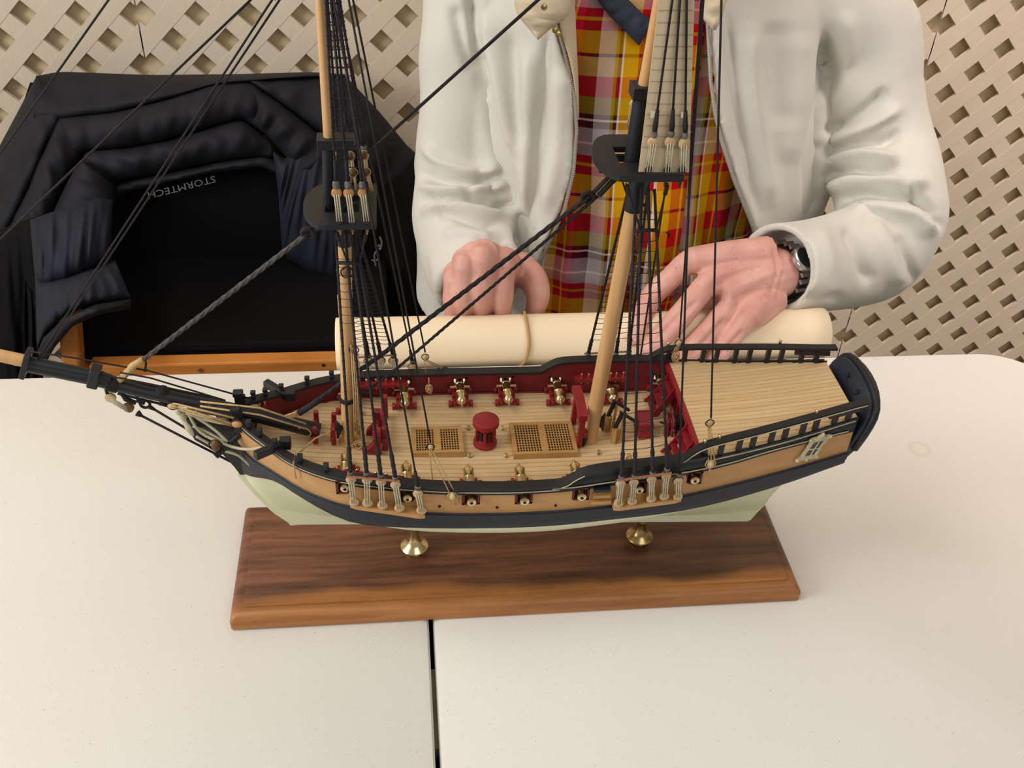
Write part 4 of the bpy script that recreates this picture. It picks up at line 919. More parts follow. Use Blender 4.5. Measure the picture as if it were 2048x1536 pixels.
# brass stanchion knobs on the quarterdeck rails
for s in (-1, 1):
    for X in (.2285, .3200, .2400):
        c = SP(X, hbR(X)-.0012, zU(X)+.0026, s); MB().lathe(c, (0, 0, 1), [(0, .0014), (.0010, .0009), (.0018, .0016), (.0028, .0013), (.0034, .0003)], 9).build('rail_knob', 'brass', ship, smooth='all')
# ================================================================ masts, tops, spars
def C(x, y, dy=0.0): return PY(x, y, YC+dy)
def mast(name, m, a, b, r0, r1, parent=None, n=16):
    return MB().tube([a, a.lerp(b, .5), b], [r0, (r0+r1)/2, r1], n).build(name, m, parent or ship, smooth=True)
F0, M0 = C(697, 886), C(1178, 882)
F1, M1 = Vector((F0.x+.0082, YC, ZT+.365)), C(1266, 417)
fdir = (F1-F0).normalized(); mdir = (M1-M0).normalized()
def up_mast(p, d, z): return p+d*((ZT+z-p.z)/d.z)
mast('lower_mast', 'mast_wood', F0, up_mast(F0, fdir, .335), .0053, .0048); mast('lower_mast', 'mast_wood', M0, M1, .0062, .0056)
MB().tube([up_mast(F0, fdir, .334), up_mast(F0, fdir, .366)], .0052, 16).build('mast_band', 'hull_black', ship, smooth=True)
MB().tube([M1-mdir*.001, up_mast(M0, mdir, .402)], .0066, 12).build('mast_band', 'hull_black', ship, smooth=True)
MB().lathe(up_mast(F0, fdir, .1960), fdir, [(-.002, .0056), (-.0016, .0066), (.0016, .0066), (.002, .0056)], 14).build('mast_collar', 'rope_purple', ship, smooth=True)
zFT, zMT, zFC, zMC = .3640, .3990, .4085, .4440
def box_on(c, sx, sy, sz, name, m, parent=None, bv=.0004): return bevel(MB().box(c, (sx, sy, sz)).build(name, m, parent or ship), bv, 1)
# heads of the lower masts (square, black)
fh0, fh1 = up_mast(F0, fdir, zFT), up_mast(F0, fdir, zFC+.002); MB().beam(fh0, fh1, .0078, .0078, up=(0, 1, 0)).build('mast_head', 'hull_black', ship)
mh0, mh1 = up_mast(M0, mdir, zMT), up_mast(M0, mdir, zMC+.002); MB().beam(mh0, mh1, .0085, .0085, up=(0, 1, 0)).build('mast_head', 'hull_black', ship)
# topmasts
FTa, FTb = C(657, 280), C(640, 0); MTa, MTb = C(1289, 170), C(1320, 0)
ftd = (FTb-FTa).normalized(); mtd = (MTb-MTa).normalized()
FTop = FTa+ftd*.235; MTop = MTa+mtd*.260
mast('topmast', 'mast_wood', FTa, FTop, .0032, .0023); mast('topmast', 'mast_wood', MTa, MTop, .0043, .0030)
mast('topmast_heel', 'hull_black', C(656, 283), C(657, 425), .0037, .0040); mast('topmast_heel', 'hull_black', C(1287, 176), C(1262, 345), .0058, .0062)
# caps
box_on(C(667, 286)+Vector((.0016, 0, .001)), .0240, .0125, .0072, 'mast_cap', 'hull_black'); box_on(C(1291, 181)+Vector((.004, 0, 0)), .0270, .0150, .0085, 'mast_cap', 'hull_black')
# tops: D-shaped platforms with a lubber's hole
def top_(x0, x1, hw, z, hx0, hx1, hhw, th, label):
    out = []; R = hw*.95
    for k in range(13):
        t = -math.pi/2+math.pi*k/12; out.append((x0+R*.55-R*.55*math.cos(t), hw*math.sin(t)))
    out = [(x1, -hw)]+[(x, y) for x, y in out]+[(x1, hw)]
    # two halves joined round the hole: near piece, far piece, front, back as one closed mesh
    inn = [(hx1, -hhw), (hx0, -hhw), (hx0, hhw), (hx1, hhw)]
    bm = bmesh.new()
    def loop(pts, zz): return [bm.verts.new((x, YC+y, ZT+zz)) for x, y in pts]
    me_v = []
    for zz in (z-th/2, z+th/2):
        a, b_ = loop(out, zz), loop(inn, zz)
        ed = [bm.edges.new((l[i], l[(i+1) % len(l)])) for l in (a, b_) for i in range(len(l))]
        bmesh.ops.triangle_fill(bm, use_beauty=True, use_dissolve=False, edges=ed); me_v.append((a, b_))
    for (l0, l1) in zip(me_v[0], me_v[1]):
        for i in range(len(l0)): bm.faces.new((l0[i], l0[(i+1) % len(l0)], l1[(i+1) % len(l0)], l1[i]))
    bmesh.ops.recalc_face_normals(bm, faces=bm.faces)
    me = bpy.data.meshes.new('top'); bm.to_mesh(me); bm.free(); me.materials.append(MATS['hull_black'])
    o = bpy.data.objects.new('mast_top', me); COL.objects.link(o); put(o, ship); return o
top_(-.0625, -.0135, .0290, zFT, -.0475, -.0250, .0120, .0036, 'fore')
top_(.1325, .1880, .0320, zMT, .1480, .1710, .0120, .0042, 'main')
for (x0, x1, z, hw) in ((-.0600, -.0150, zFT-.0038, .0075), (.1360, .1860, zMT-.0044, .0085)):
    for s in (-1, 1): MB().beam((x0, YC+s*hw, ZT+z), (x1, YC+s*hw, ZT+z), .0030, .0045).build('trestle_tree', 'hull_black', ship)
# bowsprit, jib boom, cap
BS = [C(638, 862), C(500, 827), C(300, 786), C(175, 756), C(50, 731)]
MB().tube(BS, [.0064, .0057, .0050, .0048, .0046], 16).build('bowsprit', 'hull_black', ship, smooth=True)
JB = [C(222, 758), C(170, 746), C(48, 722)]; MB().tube(JB, [.0036, .0041, .0044], 14).build('jib_boom', 'hull_black', ship, smooth=True)
MB().tube([C(50, 722), C(0, 711), C(-275, 656)], [.0048, .0046, .0036], 14).build('jib_boom_tip', 'mast_wood', ship, smooth=True)
bd = (BS[4]-BS[3]).normalized(); q = MB().beam(C(43, 724)-bd*.001, C(58, 728)+bd*.0, .0130, .0225, up=(0, 0, 1)); bevel(q.build('bowsprit_cap', 'hull_black', ship), .0006, 1)
bevel(MB().beam(C(178, 750), C(200, 755), .0125, .0165).build('boom_saddle', 'hull_black', ship), .001, 1)
MB().lathe(C(324, 780), (0, 0, 1), [(-.002, .0052), (.001, .0048), (.0024, .0030)], 10).build('bee_block', 'rope_dark', ship, smooth=True)
q = MB()
for k in range(7): q.ring(C(216+3*k, 766+k*.7), bd, .0054, .0010, 16, 5)
q.build('gammon_lashing', 'rope_dark', ship, smooth='all')
MB().lathe(C(424, 812), BS[2]-BS[1], [(-.003, .0054), (-.002, .0060), (.002, .0060), (.003, .0054)], 16).build('bowsprit_band', 'hull_black', ship, smooth=True)
# cleats at the mast feet
cleat(F0+Vector((-.0052, -.003, .0190)), (-.8, -.6, 0), k=1.15); cleat(F0+Vector((.0060, -.001, .018)), (.9, -.2, 0), k=1.1)
cleat(M0+Vector((-.0045, -.0050, .0070)), (-.6, -.8, 0), k=1.0); cleat(M0+Vector((.0072, .0, .0200)), (.9, .1, 0), k=1.2)
q = MB(); q.lathe(F0, (0, 0, 1), [(0, .0080), (.002, .0080), (.003, .0062)], 14); q.build('mast_coat', 'grating_wood', ship, smooth=True)

# ================================================================ rigging
R1, R2, R3 = .00108, .00080, .0022
def sag(a, b, d, n=10): return [a.lerp(b, t)-Vector((0, 0, 4*d*t*(1-t))) for t in frange(0, 1, n)]
def line(name, pts, r, m='rope_dark', n=6): return MB().tube(pts, r, n).build(name, m, ship, smooth='all')
def rope(name, a, b, r, m='rope_dark', turns=None):
    """a laid rope: three strands twisted together"""
    L = (b-a).length; d = (b-a).normalized(); u = d.cross(Vector((0, 0, 1))).normalized(); v = u.cross(d); k = max(8, int(L/(r*2.2))); q = MB()
    for st in range(3):
        q.tube([a.lerp(b, i/k)+(u*math.cos(2.1*st+i*1.05)+v*math.sin(2.1*st+i*1.05))*r*.48 for i in range(k+1)], r*.62, 5)
    return q.build(name, m, ship, smooth='all')
def block(c, r, m='block_wood', ax=(0, 0, 1), strop='rope_dark'):
    ax = Vector(ax).normalized(); q = MB().lathe(Vector(c)-ax*r*1.35, ax, [(0, r*.3), (r*.5, r*.85), (r*1.35, r), (r*2.2, r*.85), (r*2.7, r*.3)], 10)
    for v in range(len(q.v)): pass
    o = q.build('block', m, ship, smooth=True)
    MB().ring(c, (0, 1, 0) if abs(ax.y) < .8 else (1, 0, 0), r*1.42, r*.20, 14, 5).build('block_strop', strop, ship, smooth='all'); return o
def gang(tops, heads, name, rats, rat_m='rope_dark', rw=.00032, r=R1, m='rope_purple', serve=.021, last=4, sagk=.0006, start=.10):
    L_ = []
    for i, (u, h) in enumerate(zip(tops, heads)):
        a = u+Vector((0, 0, .0068)); q = MB().tube([a, a.lerp(h, .5), h], r, 6)
        q.build('shroud', m, ship, smooth='all'); L_.append((a, h))
        d = (h-a).normalized(); k = 9
        MB().tube([a+d*serve*j/k for j in range(k+1)], [r*(1.55+.22*math.sin(j*2.6+i)) for j in range(k)]+[r*1.0], 7).build('serving', m, ship, smooth='all')
    q = MB(); rng = random.Random(name)
    for j in range(rats):
        t = start+(.90-start)*j/(rats-1)
        for i in range(last-1):
            if i == 0 and name == 'f-1' and t < .62: continue
            A = L_[i][0].lerp(L_[i][1], t+rng.uniform(-.002, .002)); B = L_[i+1][0].lerp(L_[i+1][1], t+rng.uniform(-.002, .002)); w = (A-B).length
            q.tube(sag(A, B, w*rng.uniform(.02, .10), 6), rw, 4)
        for i in range(last):
            A = L_[i][0].lerp(L_[i][1], t); q.lathe(A-Vector((0, 0, .0007)), (0, 0, 1), [(0, r), (.0007, r*1.2), (.0014, r)], 6)
    o = q.build('ratlines', rat_m, ship, smooth='all'); o['kind'] = 'stuff'; return L_
# lower shrouds, both sides
fh = [C(671, 467, -.008), C(690, 467, -.009), C(702, 467, -.009), C(709, 467, -.008)]
mh = [C(1273, 378, -.009), C(1283, 376, -.010), C(1297, 376, -.010), C(1309, 378, -.009)]
GF = {}
for s in (-1, 1):
    f = (lambda p: p) if s < 0 else mir
    GF['f', s] = gang(SHR['fore%d' % s][:4], [f(p) for p in fh], 'f%d' % s, 26, rw=.00022 if s < 0 else .0003)
    GF['m', s] = gang(SHR['main%d' % s][:4], [f(p) for p in mh], 'm%d' % s, 24)
    # futtock staves and futtock shrouds
    for g, t, edge in ((GF['f', s], .885, [(-.040, zFT), (-.031, zFT), (-.020, zFT)]), (GF['m', s], .865, [(.150, zMT), (.163, zMT), (.178, zMT)])):
        P = [a.lerp(h, t) for a, h in g]; line('futtock_stave', [P[0], P[1], P[2], P[3]], .0013, 'rope_purple')
        hw = .027 if g is GF['f', s] else .0300
        for k, (X, z) in enumerate(edge):
            e = Vector((X, YC+s*hw, ZT+z-.004)); a_ = P[k+1]; q = MB().tube([a_, e], .0007, 5); d = (e-a_).normalized(); q.tube([e-d*.010, e-d*.002], .0015, 6); q.build('futtock_shroud', 'rope_dark', ship, smooth='all')
# topmast shrouds at the fore top (three near, three far) with small orange deadeyes
for s in (-1, 1):
    f = (lambda p: p) if s < 0 else mir
    ups = [C(673, 386, -.0265), C(697, 386, -.0265), C(726, 386, -.0265)]; los = [C(679, 440, -.0280), C(704, 442, -.0280), C(733, 440, -.0280)]
    hd = [C(640, -200), C(643, -200, -.001), C(646, -200, -.002)]
    L_ = []
    for u, l, h in zip(ups, los, hd):
        u, l, h = f(u), f(l), f(h); deadeye(u, .0034, 'deadeye_orange'); deadeye(l, .0026, 'hull_black'); lanyards(u, l, .0030, s, w=.00042, sp=.8)
        MB().lathe(u+Vector((0, 0, .0034)), (0, 0, 1), [(0, .0018), (.0012, .0024), (.004, .0022), (.0052, .0014)], 9).build('seizing', 'seizing_grey', ship, smooth=True)
        a = u+Vector((0, 0, .006)); line('topmast_shroud', [a, h], .0009, 'rope_purple'); MB().tube([a, a.lerp(h, .10)], [.0016, .0011], 6).build('serving', 'rope_purple', ship, smooth='all'); L_.append((a, h))
        MB().lathe(Vector((l.x, l.y, ZT+zFT-.0060)), (0, 0, 1), [(0, .0005), (.003, .0012), (.005, .0006)], 7).build('futtock_plate', 'brass_dark', ship, smooth=True)
    q = MB(); rng = random.Random(s)
    for j in range(24):
        t = .07+.86*j/23
        for i in range(2): q.tube(sag(L_[i][0].lerp(L_[i][1], t), L_[i+1][0].lerp(L_[i+1][1], t), .0003, 4), .0003, 4)
        for i in range(3): q.lathe(L_[i][0].lerp(L_[i][1], t)-Vector((0, 0, .0006)), (0, 0, 1), [(0, .0009), (.0006, .0014), (.0012, .0009)], 5)
    o = q.build('ratlines', 'rope_purple', ship, smooth='all'); o['kind'] = 'stuff'
# main topmast shrouds in front of a card, deadeyes along the near edge of the main top
zlow = -.0318
ups = [C(1306, 285, -.0300), C(1340, 284, -.0300), C(1367, 287, -.0300)]; los = [C(1298, 341, zlow), C(1335, 342, zlow), C(1365, 341, zlow)]
hds = [C(1344.7, 0, -.0205), C(1360, 0, -.0205), C(1373.5, 0, -.0205)]
for u, l, h in zip(ups, los, hds):
    deadeye(u, .0036, 'deadeye_wood'); deadeye(l, .0028, 'hull_black'); lanyards(u, l, .0034, -1, w=.00042, sp=.8)
    MB().lathe(u+Vector((0, 0, .0036)), (0, 0, 1), [(0, .0016), (.001, .0022), (.003, .0022), (.0042, .0014)], 9).build('seizing', 'seizing_grey', ship, smooth=True)
    a = u+Vector((0, 0, .007)); d = h-a; line('topmast_shroud', [a, h, a+d*1.9], .0008, 'rope_dark'); MB().tube([a, a+d*.05, a+d*.18], [.0016, .0019, .0012], 7).build('serving', 'rope_dark', ship, smooth='all')
    MB().lathe(Vector((l.x, l.y+.001, ZT+zMT-.0066)), (0, 0, 1), [(0, .0005), (.003, .0012), (.005, .0006)], 7).build('futtock_plate', 'hull_black', ship, smooth=True)
for u, l, h in zip(ups, los, hds):
    u2, l2 = mir(u), mir(l); deadeye(u2, .0036, 'deadeye_wood'); lanyards(u2, l2, .0032, 1, w=.00055); line('topmast_shroud', [u2+Vector((0, 0, .004)), MTa+mtd*.24], .0008, 'rope_dark')
# backstays and tackle pendants
fth = C(628, -230); fth2 = C(616, -440); mth = MTa+mtd*.225; mth2 = MTa+mtd*.245
for s in (-1, 1):
    f = (lambda p: p) if s < 0 else mir
    u = SHR['fore%d' % s][4]; a = u+Vector((0, 0, .006)); line('backstay', [a, fth], .00080); MB().tube([a, a.lerp(fth, .035)], [.0018, .0012], 7).build('serving', 'rope_dark', ship, smooth='all')
    u = SHR['main%d' % s][4]; a = u+Vector((0, 0, .006)); line('backstay', [a, f(C(1379, 357, -.026)), f(C(1403, 0, -.012)), mth], .00080)
    # fore tackle
    A = f(C(861, 884, -.0560)); Bt = f(SIDE(905, 996, 1.06)); line('tackle_pendant', [A, fth2], .00075)
    block(A-Vector((0, 0, .0050)), .0021, 'deadeye_wood', strop='rope_dark'); block(Bt+Vector((0, 0, .002)), .0026, 'deadeye_wood', strop='rope_tan')
    q = MB()
    for o in (-.0020, .0022): q.tube([A+Vector((o*.5, 0, -.008)), Bt+Vector((o, s*.0005, .005))], .0005, 5)
    q.tube([A+Vector((-.001, 0, -.008)), f(C(866, 965, -.066))+Vector((0, 0, 0))], .00045, 5); q.tube(sag(Bt+Vector((.0005, 0, -.001)), Bt+Vector((.0012, s*.0006, -.0085)), -.0006, 5), .0005, 5); q.build('tackle_fall', 'rope_tan', ship, smooth='all')
    # main tackle
    A = f(C(1422, 836, -.0520)); Bt = f(SIDE(1421, 928, 1.05)); line('tackle_pendant', [A, mth2], .00075)
    block(A-Vector((0, 0, .0050)), .0023, 'deadeye_wood', strop='rope_dark'); block(Bt, .0028, 'deadeye_wood', strop='rope_tan')
    q = MB()
    for o in (-.0024, .0000, .0026): q.tube([A+Vector((o*.4, 0, -.008)), Bt+Vector((o, s*.0006, .003))], .00055, 5)
    q.tube([Bt+Vector((0, 0, -.003)), Bt+Vector((.0006, s*.0005, -.0090))], .0008, 5); q.build('tackle_fall', 'rope_tan', ship, smooth='all')
# hanks of spare rope hung on the far rail
def hank(c, k=1.0):
    c = Vector(c); q = MB()
    for j, (dx, rz) in enumerate(((-.0012, .0042), (.0010, .0048), (.0, .0036))): q.tube([c+Vector((dx+.0016*k*math.cos(t), -.0015-.0006*j, rz*k*math.sin(t)-.003)) for t in frange(0, 6.28, 12)], .00055, 5)
    q.lathe(c+Vector((0, -.0018, -.0028)), (0, 0, 1), [(-.0016, .0014), (0, .0018), (.0016, .0014)], 8); q.tube([c+Vector((0, 0, .008)), c+Vector((0, -.001, 0))], .0005, 5)
    q.build('rope_hank', 'rope_tan', ship, smooth='all')
hank(PY(858, 770, YC+.061)); hank(PY(1352, 706, YC+.0585), 1.15)
# stays
rope('forestay', C(612, 470), C(287, 719), .0019, 'stay_grey')
MB().tube([C(287, 719), C(266, 732), C(243, 757), C(236, 764)], [.0027, .0030, .0026, .0024], 8).build('stay_lashing', 'rope_tan', ship, smooth='all')
MB().ring(C(617, 466), (0, 1, .2), .0042, .0018, 14, 6).tube([C(622, 463), C(640, 456), C(652, 450)], .0020, 7).build('stay_collar', 'rope_purple', ship, smooth='all')
MB().tube([C(289, 716), C(292, 728), C(290, 742)], [.0010, .0008, .0012], 6).build('stay_end', 'rope_dark', ship, smooth='all')
rope('mainstay', C(1180, 392), C(749, 720), .0018, 'rope_dark'); rope('main_preventer_stay', C(1196, 392), C(801, 731), .0012, 'rope_dark')
rope('mainstay', C(749, 720), C(598, 826), .0018, 'rope_purple'); line('main_preventer_stay', [C(801, 731), C(764, 760), C(699, 803)], .0011, 'rope_purple')
MB().tube([C(640, 800), C(598, 826)], [.0022, .0028], 7).build('serving', 'rope_purple', ship, smooth='all')
q = MB()
for k in range(4): q.tube([C(604, 820+k*2.5), C(568, 833+k*2.2)], .0009, 5)
q.build('stay_lashing', 'rope_tan', ship, smooth='all')
MB().ring(C(1176, 394), (0, 1, .2), .0042, .0016, 14, 6).tube([C(1182, 390), C(1215, 356), C(1225, 345)], .0016, 6).tube([C(1198, 391), C(1222, 365), C(1240, 350)], .0020, 6).build('stay_collar', 'rope_dark', ship, smooth='all')
line('main_topmast_stay', [C(1076, 0), C(736, 306)]+[], .0011, 'rope_dark'); line('main_topmast_stay', [C(1076, 0), C(1409, -300)], .0011, 'rope_dark')
for k, (dx, y) in enumerate(((700, 312), (706, 345), (728, 310), (732, 344))): block(C(dx, y, .012), .0022, 'block_wood', strop='rope_tan')
q = MB()
for x0, y0, x1, y1 in ((703, 320, 706, 340), (709, 350, 712, 380), (730, 318, 733, 338), (735, 350, 742, 382), (738, 350, 745, 382)): q.tube([C(x0, y0, .012), C(x1, y1, .012)], .0008, 5)
q.build('tackle_fall', 'rope_tan', ship, smooth='all')
# stays running forward to the jib boom, out of the frame on the left
for (xa, ya), (xb, yb_), r in (((10, 293), (217, 0), .00075), ((0, 479), (501, 0), .0008), ((77, 716), (544, 0), .00075), ((94, 702), (559, 0), .00075)):
    A, B = C(xa, ya), C(xb, yb_); A = A if ya > 600 else (C(-250, 661) if ya < 400 else C(-201, 671))
    A2 = A
    line('headstay', [A2, A+(B-A)*(1.12 if ya > 300 else 1.75)], r, 'rope_dark')
line('headstay_tail', [C(77, 716), C(80, 726)], .0009); line('headstay_tail', [C(94, 702), C(84, 717)], .0009)
# bobstays, bowsprit guys with hearts and blocks
line('bobstay', [C(284, 832), C(476, 931)], .0010); line('bobstay', [C(309, 819), C(384, 864), C(400, 876)], .0010)
q = MB().tube([C(275, 826), C(284, 832)], [.0028, .0012], 7); q.build('serving', 'rope_dark', ship, smooth='all')
for x, y, m_ in ((221, 795, 'deadeye_wood'), (257, 815, 'block_wood')): deadeye(C(x, y), .0042, m_, ax=(.1, 1, 0), name='heart')
q = MB()
for o in (-.0022, -.0006, .0012, .0030): q.tube([C(222, 797)+Vector((0, -.0018, o)), C(256, 817)+Vector((0, -.0018, o*.9))], .0005, 5)
q.build('lanyard', 'lanyard', ship, smooth='all'); line('heart_collar', [C(212, 778), C(214, 786), C(220, 792)], .0013)
q = MB().tube([C(240, 782), C(252, 798), C(272, 806)], [.0016, .0022, .0018], 7).ring(C(290, 808), (0, 1, 0), .0036, .0012, 12, 6).tube([C(272, 800), C(290, 806)], .0018, 6).tube([C(296, 812), C(309, 819)], [.0020, .0012], 6).tube([C(272, 786), C(276, 800)], .0011, 5); q.build('bobstay_heart', 'rope_dark', ship, smooth='all')
line('bowsprit_guy', [C(235, 787), C(318, 807)], .0010); MB().tube([C(318, 806), C(335, 810)], .0018, 7).build('serving', 'rope_dark', ship, smooth='all')
block(C(345, 812, -.006), .0026, 'deadeye_wood', ax=(1, 0, -.2)); 
q = MB()
for y0, y1 in ((811, 857), (815, 862), (806, 845)): q.tube([C(345, y0, -.006), C(468, y1-9, -.016)], .0008, 5)
q.build('guy_fall', 'rope_tan', ship, smooth='all'); block(C(474, 848, -.017), .0030, 'deadeye_orange', ax=(1, 0, -.2))
for dy, pts in ((.012, [(295, 741), (500, 797)]), (-.006, [(240, 745), (301, 756), (451, 801)]), (.004, [(200, 742), (243, 760), (451, 803)]), (.0, [(60, 703), (150, 716), (240, 732), (295, 741)]), (-.003, [(200, 748), (300, 768), (440, 798)])):
    line('man_rope', [C(x, y, dy) for x, y in pts], .00070)
for y0, y1, dy in ((797, 846), (812, 862), (804, 853)) and ((806, 852, -.008), (820, 862, -.009)): line('jib_outhaul', [C(400, y0-8 if y0 > 815 else y0-3, dy), C(520, y0+10, dy), C(612, y1-4, dy)], .00075, 'rope_tan')
MB().ring(C(609, 864, -.006), (.3, 1, .2), .0052, .00055, 22, 5).build('rope_coil', 'rope_tan', ship, smooth='all')
# loose rope end over the near bow rail
P = [C(690, 858), C(665, 862, -.004), C(630, 877, -.012), C(604, 900, -.025), SIDE(592, 911, 1.05)+Vector((0, 0, .003)), SIDE(587, 926, 1.09), SIDE(589, 944, 1.07), SIDE(592, 956, 1.05)]
MB().tube(P, .0007, 6).build('loose_rope', 'rope_tan', ship, smooth='all')
# halyards made fast at the foot of the foremast, and spare yards lashed beside it
for k, (xt, xb) in enumerate(((702, 708), (706, 712), (711, 716), (716, 720))):
    line('halyard', [C(xt, 690+6*k, -.006), C(xb, 800, -.007), C(xb+1, 878, -.007)], .00065, 'rope_tan')
q = MB()
for k in range(5): q.ring(F0+Vector((.0070+.0012*k, -.007, .003+.0012*(k % 2))), (.2, 1, .3*(k-2)), .0034, .0006, 12, 5)
q.build('rope_coil', 'rope_tan', ship, smooth='all')
for x0, y0, x1, y1 in ((679, 590, 683, 640), (674, 537, 690, 544), (697, 478, 700, 560)): MB().tube([C(x0, y0, .006), C(x1, y1, .006)], .0017, 8).build('spare_pole', 'mast_wood', ship, smooth=True)
# blocks hanging under the fore top
block(C(708, 700, -.006), .0024, strop='rope_dark'); block(C(694, 545, -.007), .0030, strop='rope_dark')

# ================================================================ rigging card slipped behind the main topmast shrouds
dy = -.0285
kb, kt = [(1277, 344), (1378, 345)], [(1318, 0), (1389, 0)]
A, B = C(*kb[0], dy), C(*kb[1], dy); Dt, Ct = C(*kt[0], -.0190), C(*kt[1], -.0190); e1, e2 = (Dt-A)*.75, (Ct-B)*.75
card = thing('rigging_card', 'beige ruled card slipped behind the shrouds at the main topmast', 'card', A.lerp(B, .5))
poly = [A, B, Ct+e2, Dt+e1]; nrm = (B-A).cross(Dt-A).normalized(); nrm = nrm if nrm.y > 0 else -nrm
MB().prism(poly, nrm*.0006).build('card_sheet', 'card_beige', card)
q = MB(); L0, L1 = (Dt+e1)-A, (Ct+e2)-B; k = 0
for t in frange(.09, .99, 25):
    a, b_ = A+L0*t, B+L1*t; q.beam(a.lerp(b_, .01)-nrm*.0002, a.lerp(b_, .99)-nrm*.0002, .0004, .0002, up=nrm)
o = q.build('ruled_lines', 'card_pencil', card); o['kind'] = 'stuff'
for (x, y, w, h) in ((1307, 227, 14, 14), (1366, 228, 10, 12)):
    p0 = C(x-w/2, y-h/2, -.0266); p1 = C(x+w/2, y-h/2+1, -.0266); p2 = C(x+w/2, y+h/2, -.0270); p3 = C(x-w/2, y+h/2, -.0270); MB().prism([p-Vector((0, .0016, 0)) for p in (p0, p1, p2, p3)], (0, .0003, 0)).build('tape_piece', 'tape', card)
# ================================================================ the seated man
XC = float(PY(1298, 300, 1.14).x)
man = thing('person', 'seated man in cream zip jacket and plaid shirt holding the paper roll', 'person', (XC, 1.26, 0))
def PT(t): return Vector(t[:3]) if len(t) == 5 else PY(t[0], t[1], t[2])
def RAD(t): return t[3]
def spline(pts, n):
    P = np.array(pts, float); k = len(P); t = np.linspace(0, k-1, n); out = []
    for u in t:
        i = min(int(u), k-2); s = u-i; p0, p1, p2, p3 = P[max(i-1, 0)], P[i], P[i+1], P[min(i+2, k-1)]
        out.append(.5*((2*p1)+(-p0+p2)*s+(2*p0-5*p1+4*p2-p3)*s*s+(-p0+3*p1-3*p2+p3)*s**3))
    return np.array(out)
def limb(mb, pts, n=14, sec=20, flat=1.0):
    P = spline([tuple(p[0])+(p[1],) for p in pts], n); mb.tube([Vector(p[:3]) for p in P], [p[3] for p in P], sec)
def fuse(mbs, voxel, smooth=4, name='tmp'):
    v, f = [], []
    for m in mbs: o = len(v); v += m.v; f += [tuple(i+o for i in q) for q in m.f]
    q = MB(); q.v, q.f = v, f; me = q.mesh(name); o = bpy.data.objects.new(name, me); COL.objects.link(o)
    r = o.modifiers.new('r', 'REMESH'); r.mode = 'VOXEL'; r.voxel_size = voxel; r.use_smooth_shade = True
    if smooth: s = o.modifiers.new('s', 'SMOOTH'); s.factor = .5; s.iterations = smooth
    dg = bpy.context.evaluated_depsgraph_get(); out = bpy.data.meshes.new_from_object(o.evaluated_get(dg)); bpy.data.objects.remove(o); return out
def coords(me): a = np.zeros(len(me.vertices)*3); me.vertices.foreach_get('co', a); return a.reshape(-1, 3)
def setco(me, a): me.vertices.foreach_set('co', a.ravel()); me.update()
def norms(me): a = np.zeros(len(me.vertices)*3); me.vertices.foreach_get('normal', a); return a.reshape(-1, 3)
def fold(me, lines, extra=None):
    """press creases and raise ridges in cloth along the given lines"""
    co = coords(me); no = norms(me); px = to_px(co); face = -((co-CAM)*no).sum(1)/np.linalg.norm(co-CAM, axis=1); wgt = np.clip(face*2.2, 0, 1); d = np.zeros(len(co))
    for pts, w, amp in lines:
        P = smoothpts([(x, y, 0) for x, y in pts], 24, 2)[:, :2]; best = np.full(len(co), 1e9); bt = np.zeros(len(co))
        box = (px[:, 0] > P[:, 0].min()-4*w) & (px[:, 0] < P[:, 0].max()+4*w) & (px[:, 1] > P[:, 1].min()-4*w) & (px[:, 1] < P[:, 1].max()+4*w)
        idx = np.where(box)[0]; q = px[idx]; b_ = np.full(len(idx), 1e9); t_ = np.zeros(len(idx))
        for i in range(23):
            a, b = P[i], P[i+1]; ab = b-a; t = np.clip(((q-a)@ab)/(ab@ab+1e-9), 0, 1); dd = np.linalg.norm(q-a-t[:, None]*ab, axis=1); k = dd < b_; b_[k] = dd[k]; t_[k] = (i+t[k])/23
        d[idx] += 1.25*amp*np.exp(-(b_/w)**2)*np.clip(np.sin(np.pi*np.clip(t_, .0, 1))*2.2+.12, 0, 1)
    co = co+no*(d*wgt)[:, None]
    if extra is not None: co = co+no*(extra(co)*1.0)[:, None]
    setco(me, co)
def addmesh(me, name, m, parent, label=None):
    me.materials.clear(); me.materials.append(MATS[m]); me.polygons.foreach_set('use_smooth', [True]*len(me.polygons)); me.name = name
    o = bpy.data.objects.new(name, me); COL.objects.link(o); put(o, parent)
    if label: o['label'] = label
    return o

# ---- torso profile: half width, half depth, centre depth for a height above the table
ta = interp([(-.30, .185), (-.10, .178), (.05, .180), (.20, .188), (.30, .185), (.37, .150), (.42, .085), (.46, .062)])
tb = interp([(-.30, .125), (-.10, .150), (.05, .150), (.20, .135), (.30, .120), (.37, .095), (.42, .070), (.46, .060)])
tc = interp([(-.30, 1.27), (-.10, 1.255), (.05, 1.262), (.20, 1.275), (.30, 1.275), (.37, 1.265), (.42, 1.255), (.46, 1.245)])
def torso(z, phi, off=0.0, wa=0.0):
    a, b = ta(z)+off+wa, tb(z)+off; s, c = math.sin(phi), math.cos(phi); e = .82
    return Vector((XC+a*math.copysign(abs(s)**e, s), tc(z)-b*math.copysign(abs(c)**e, c), ZT+z))
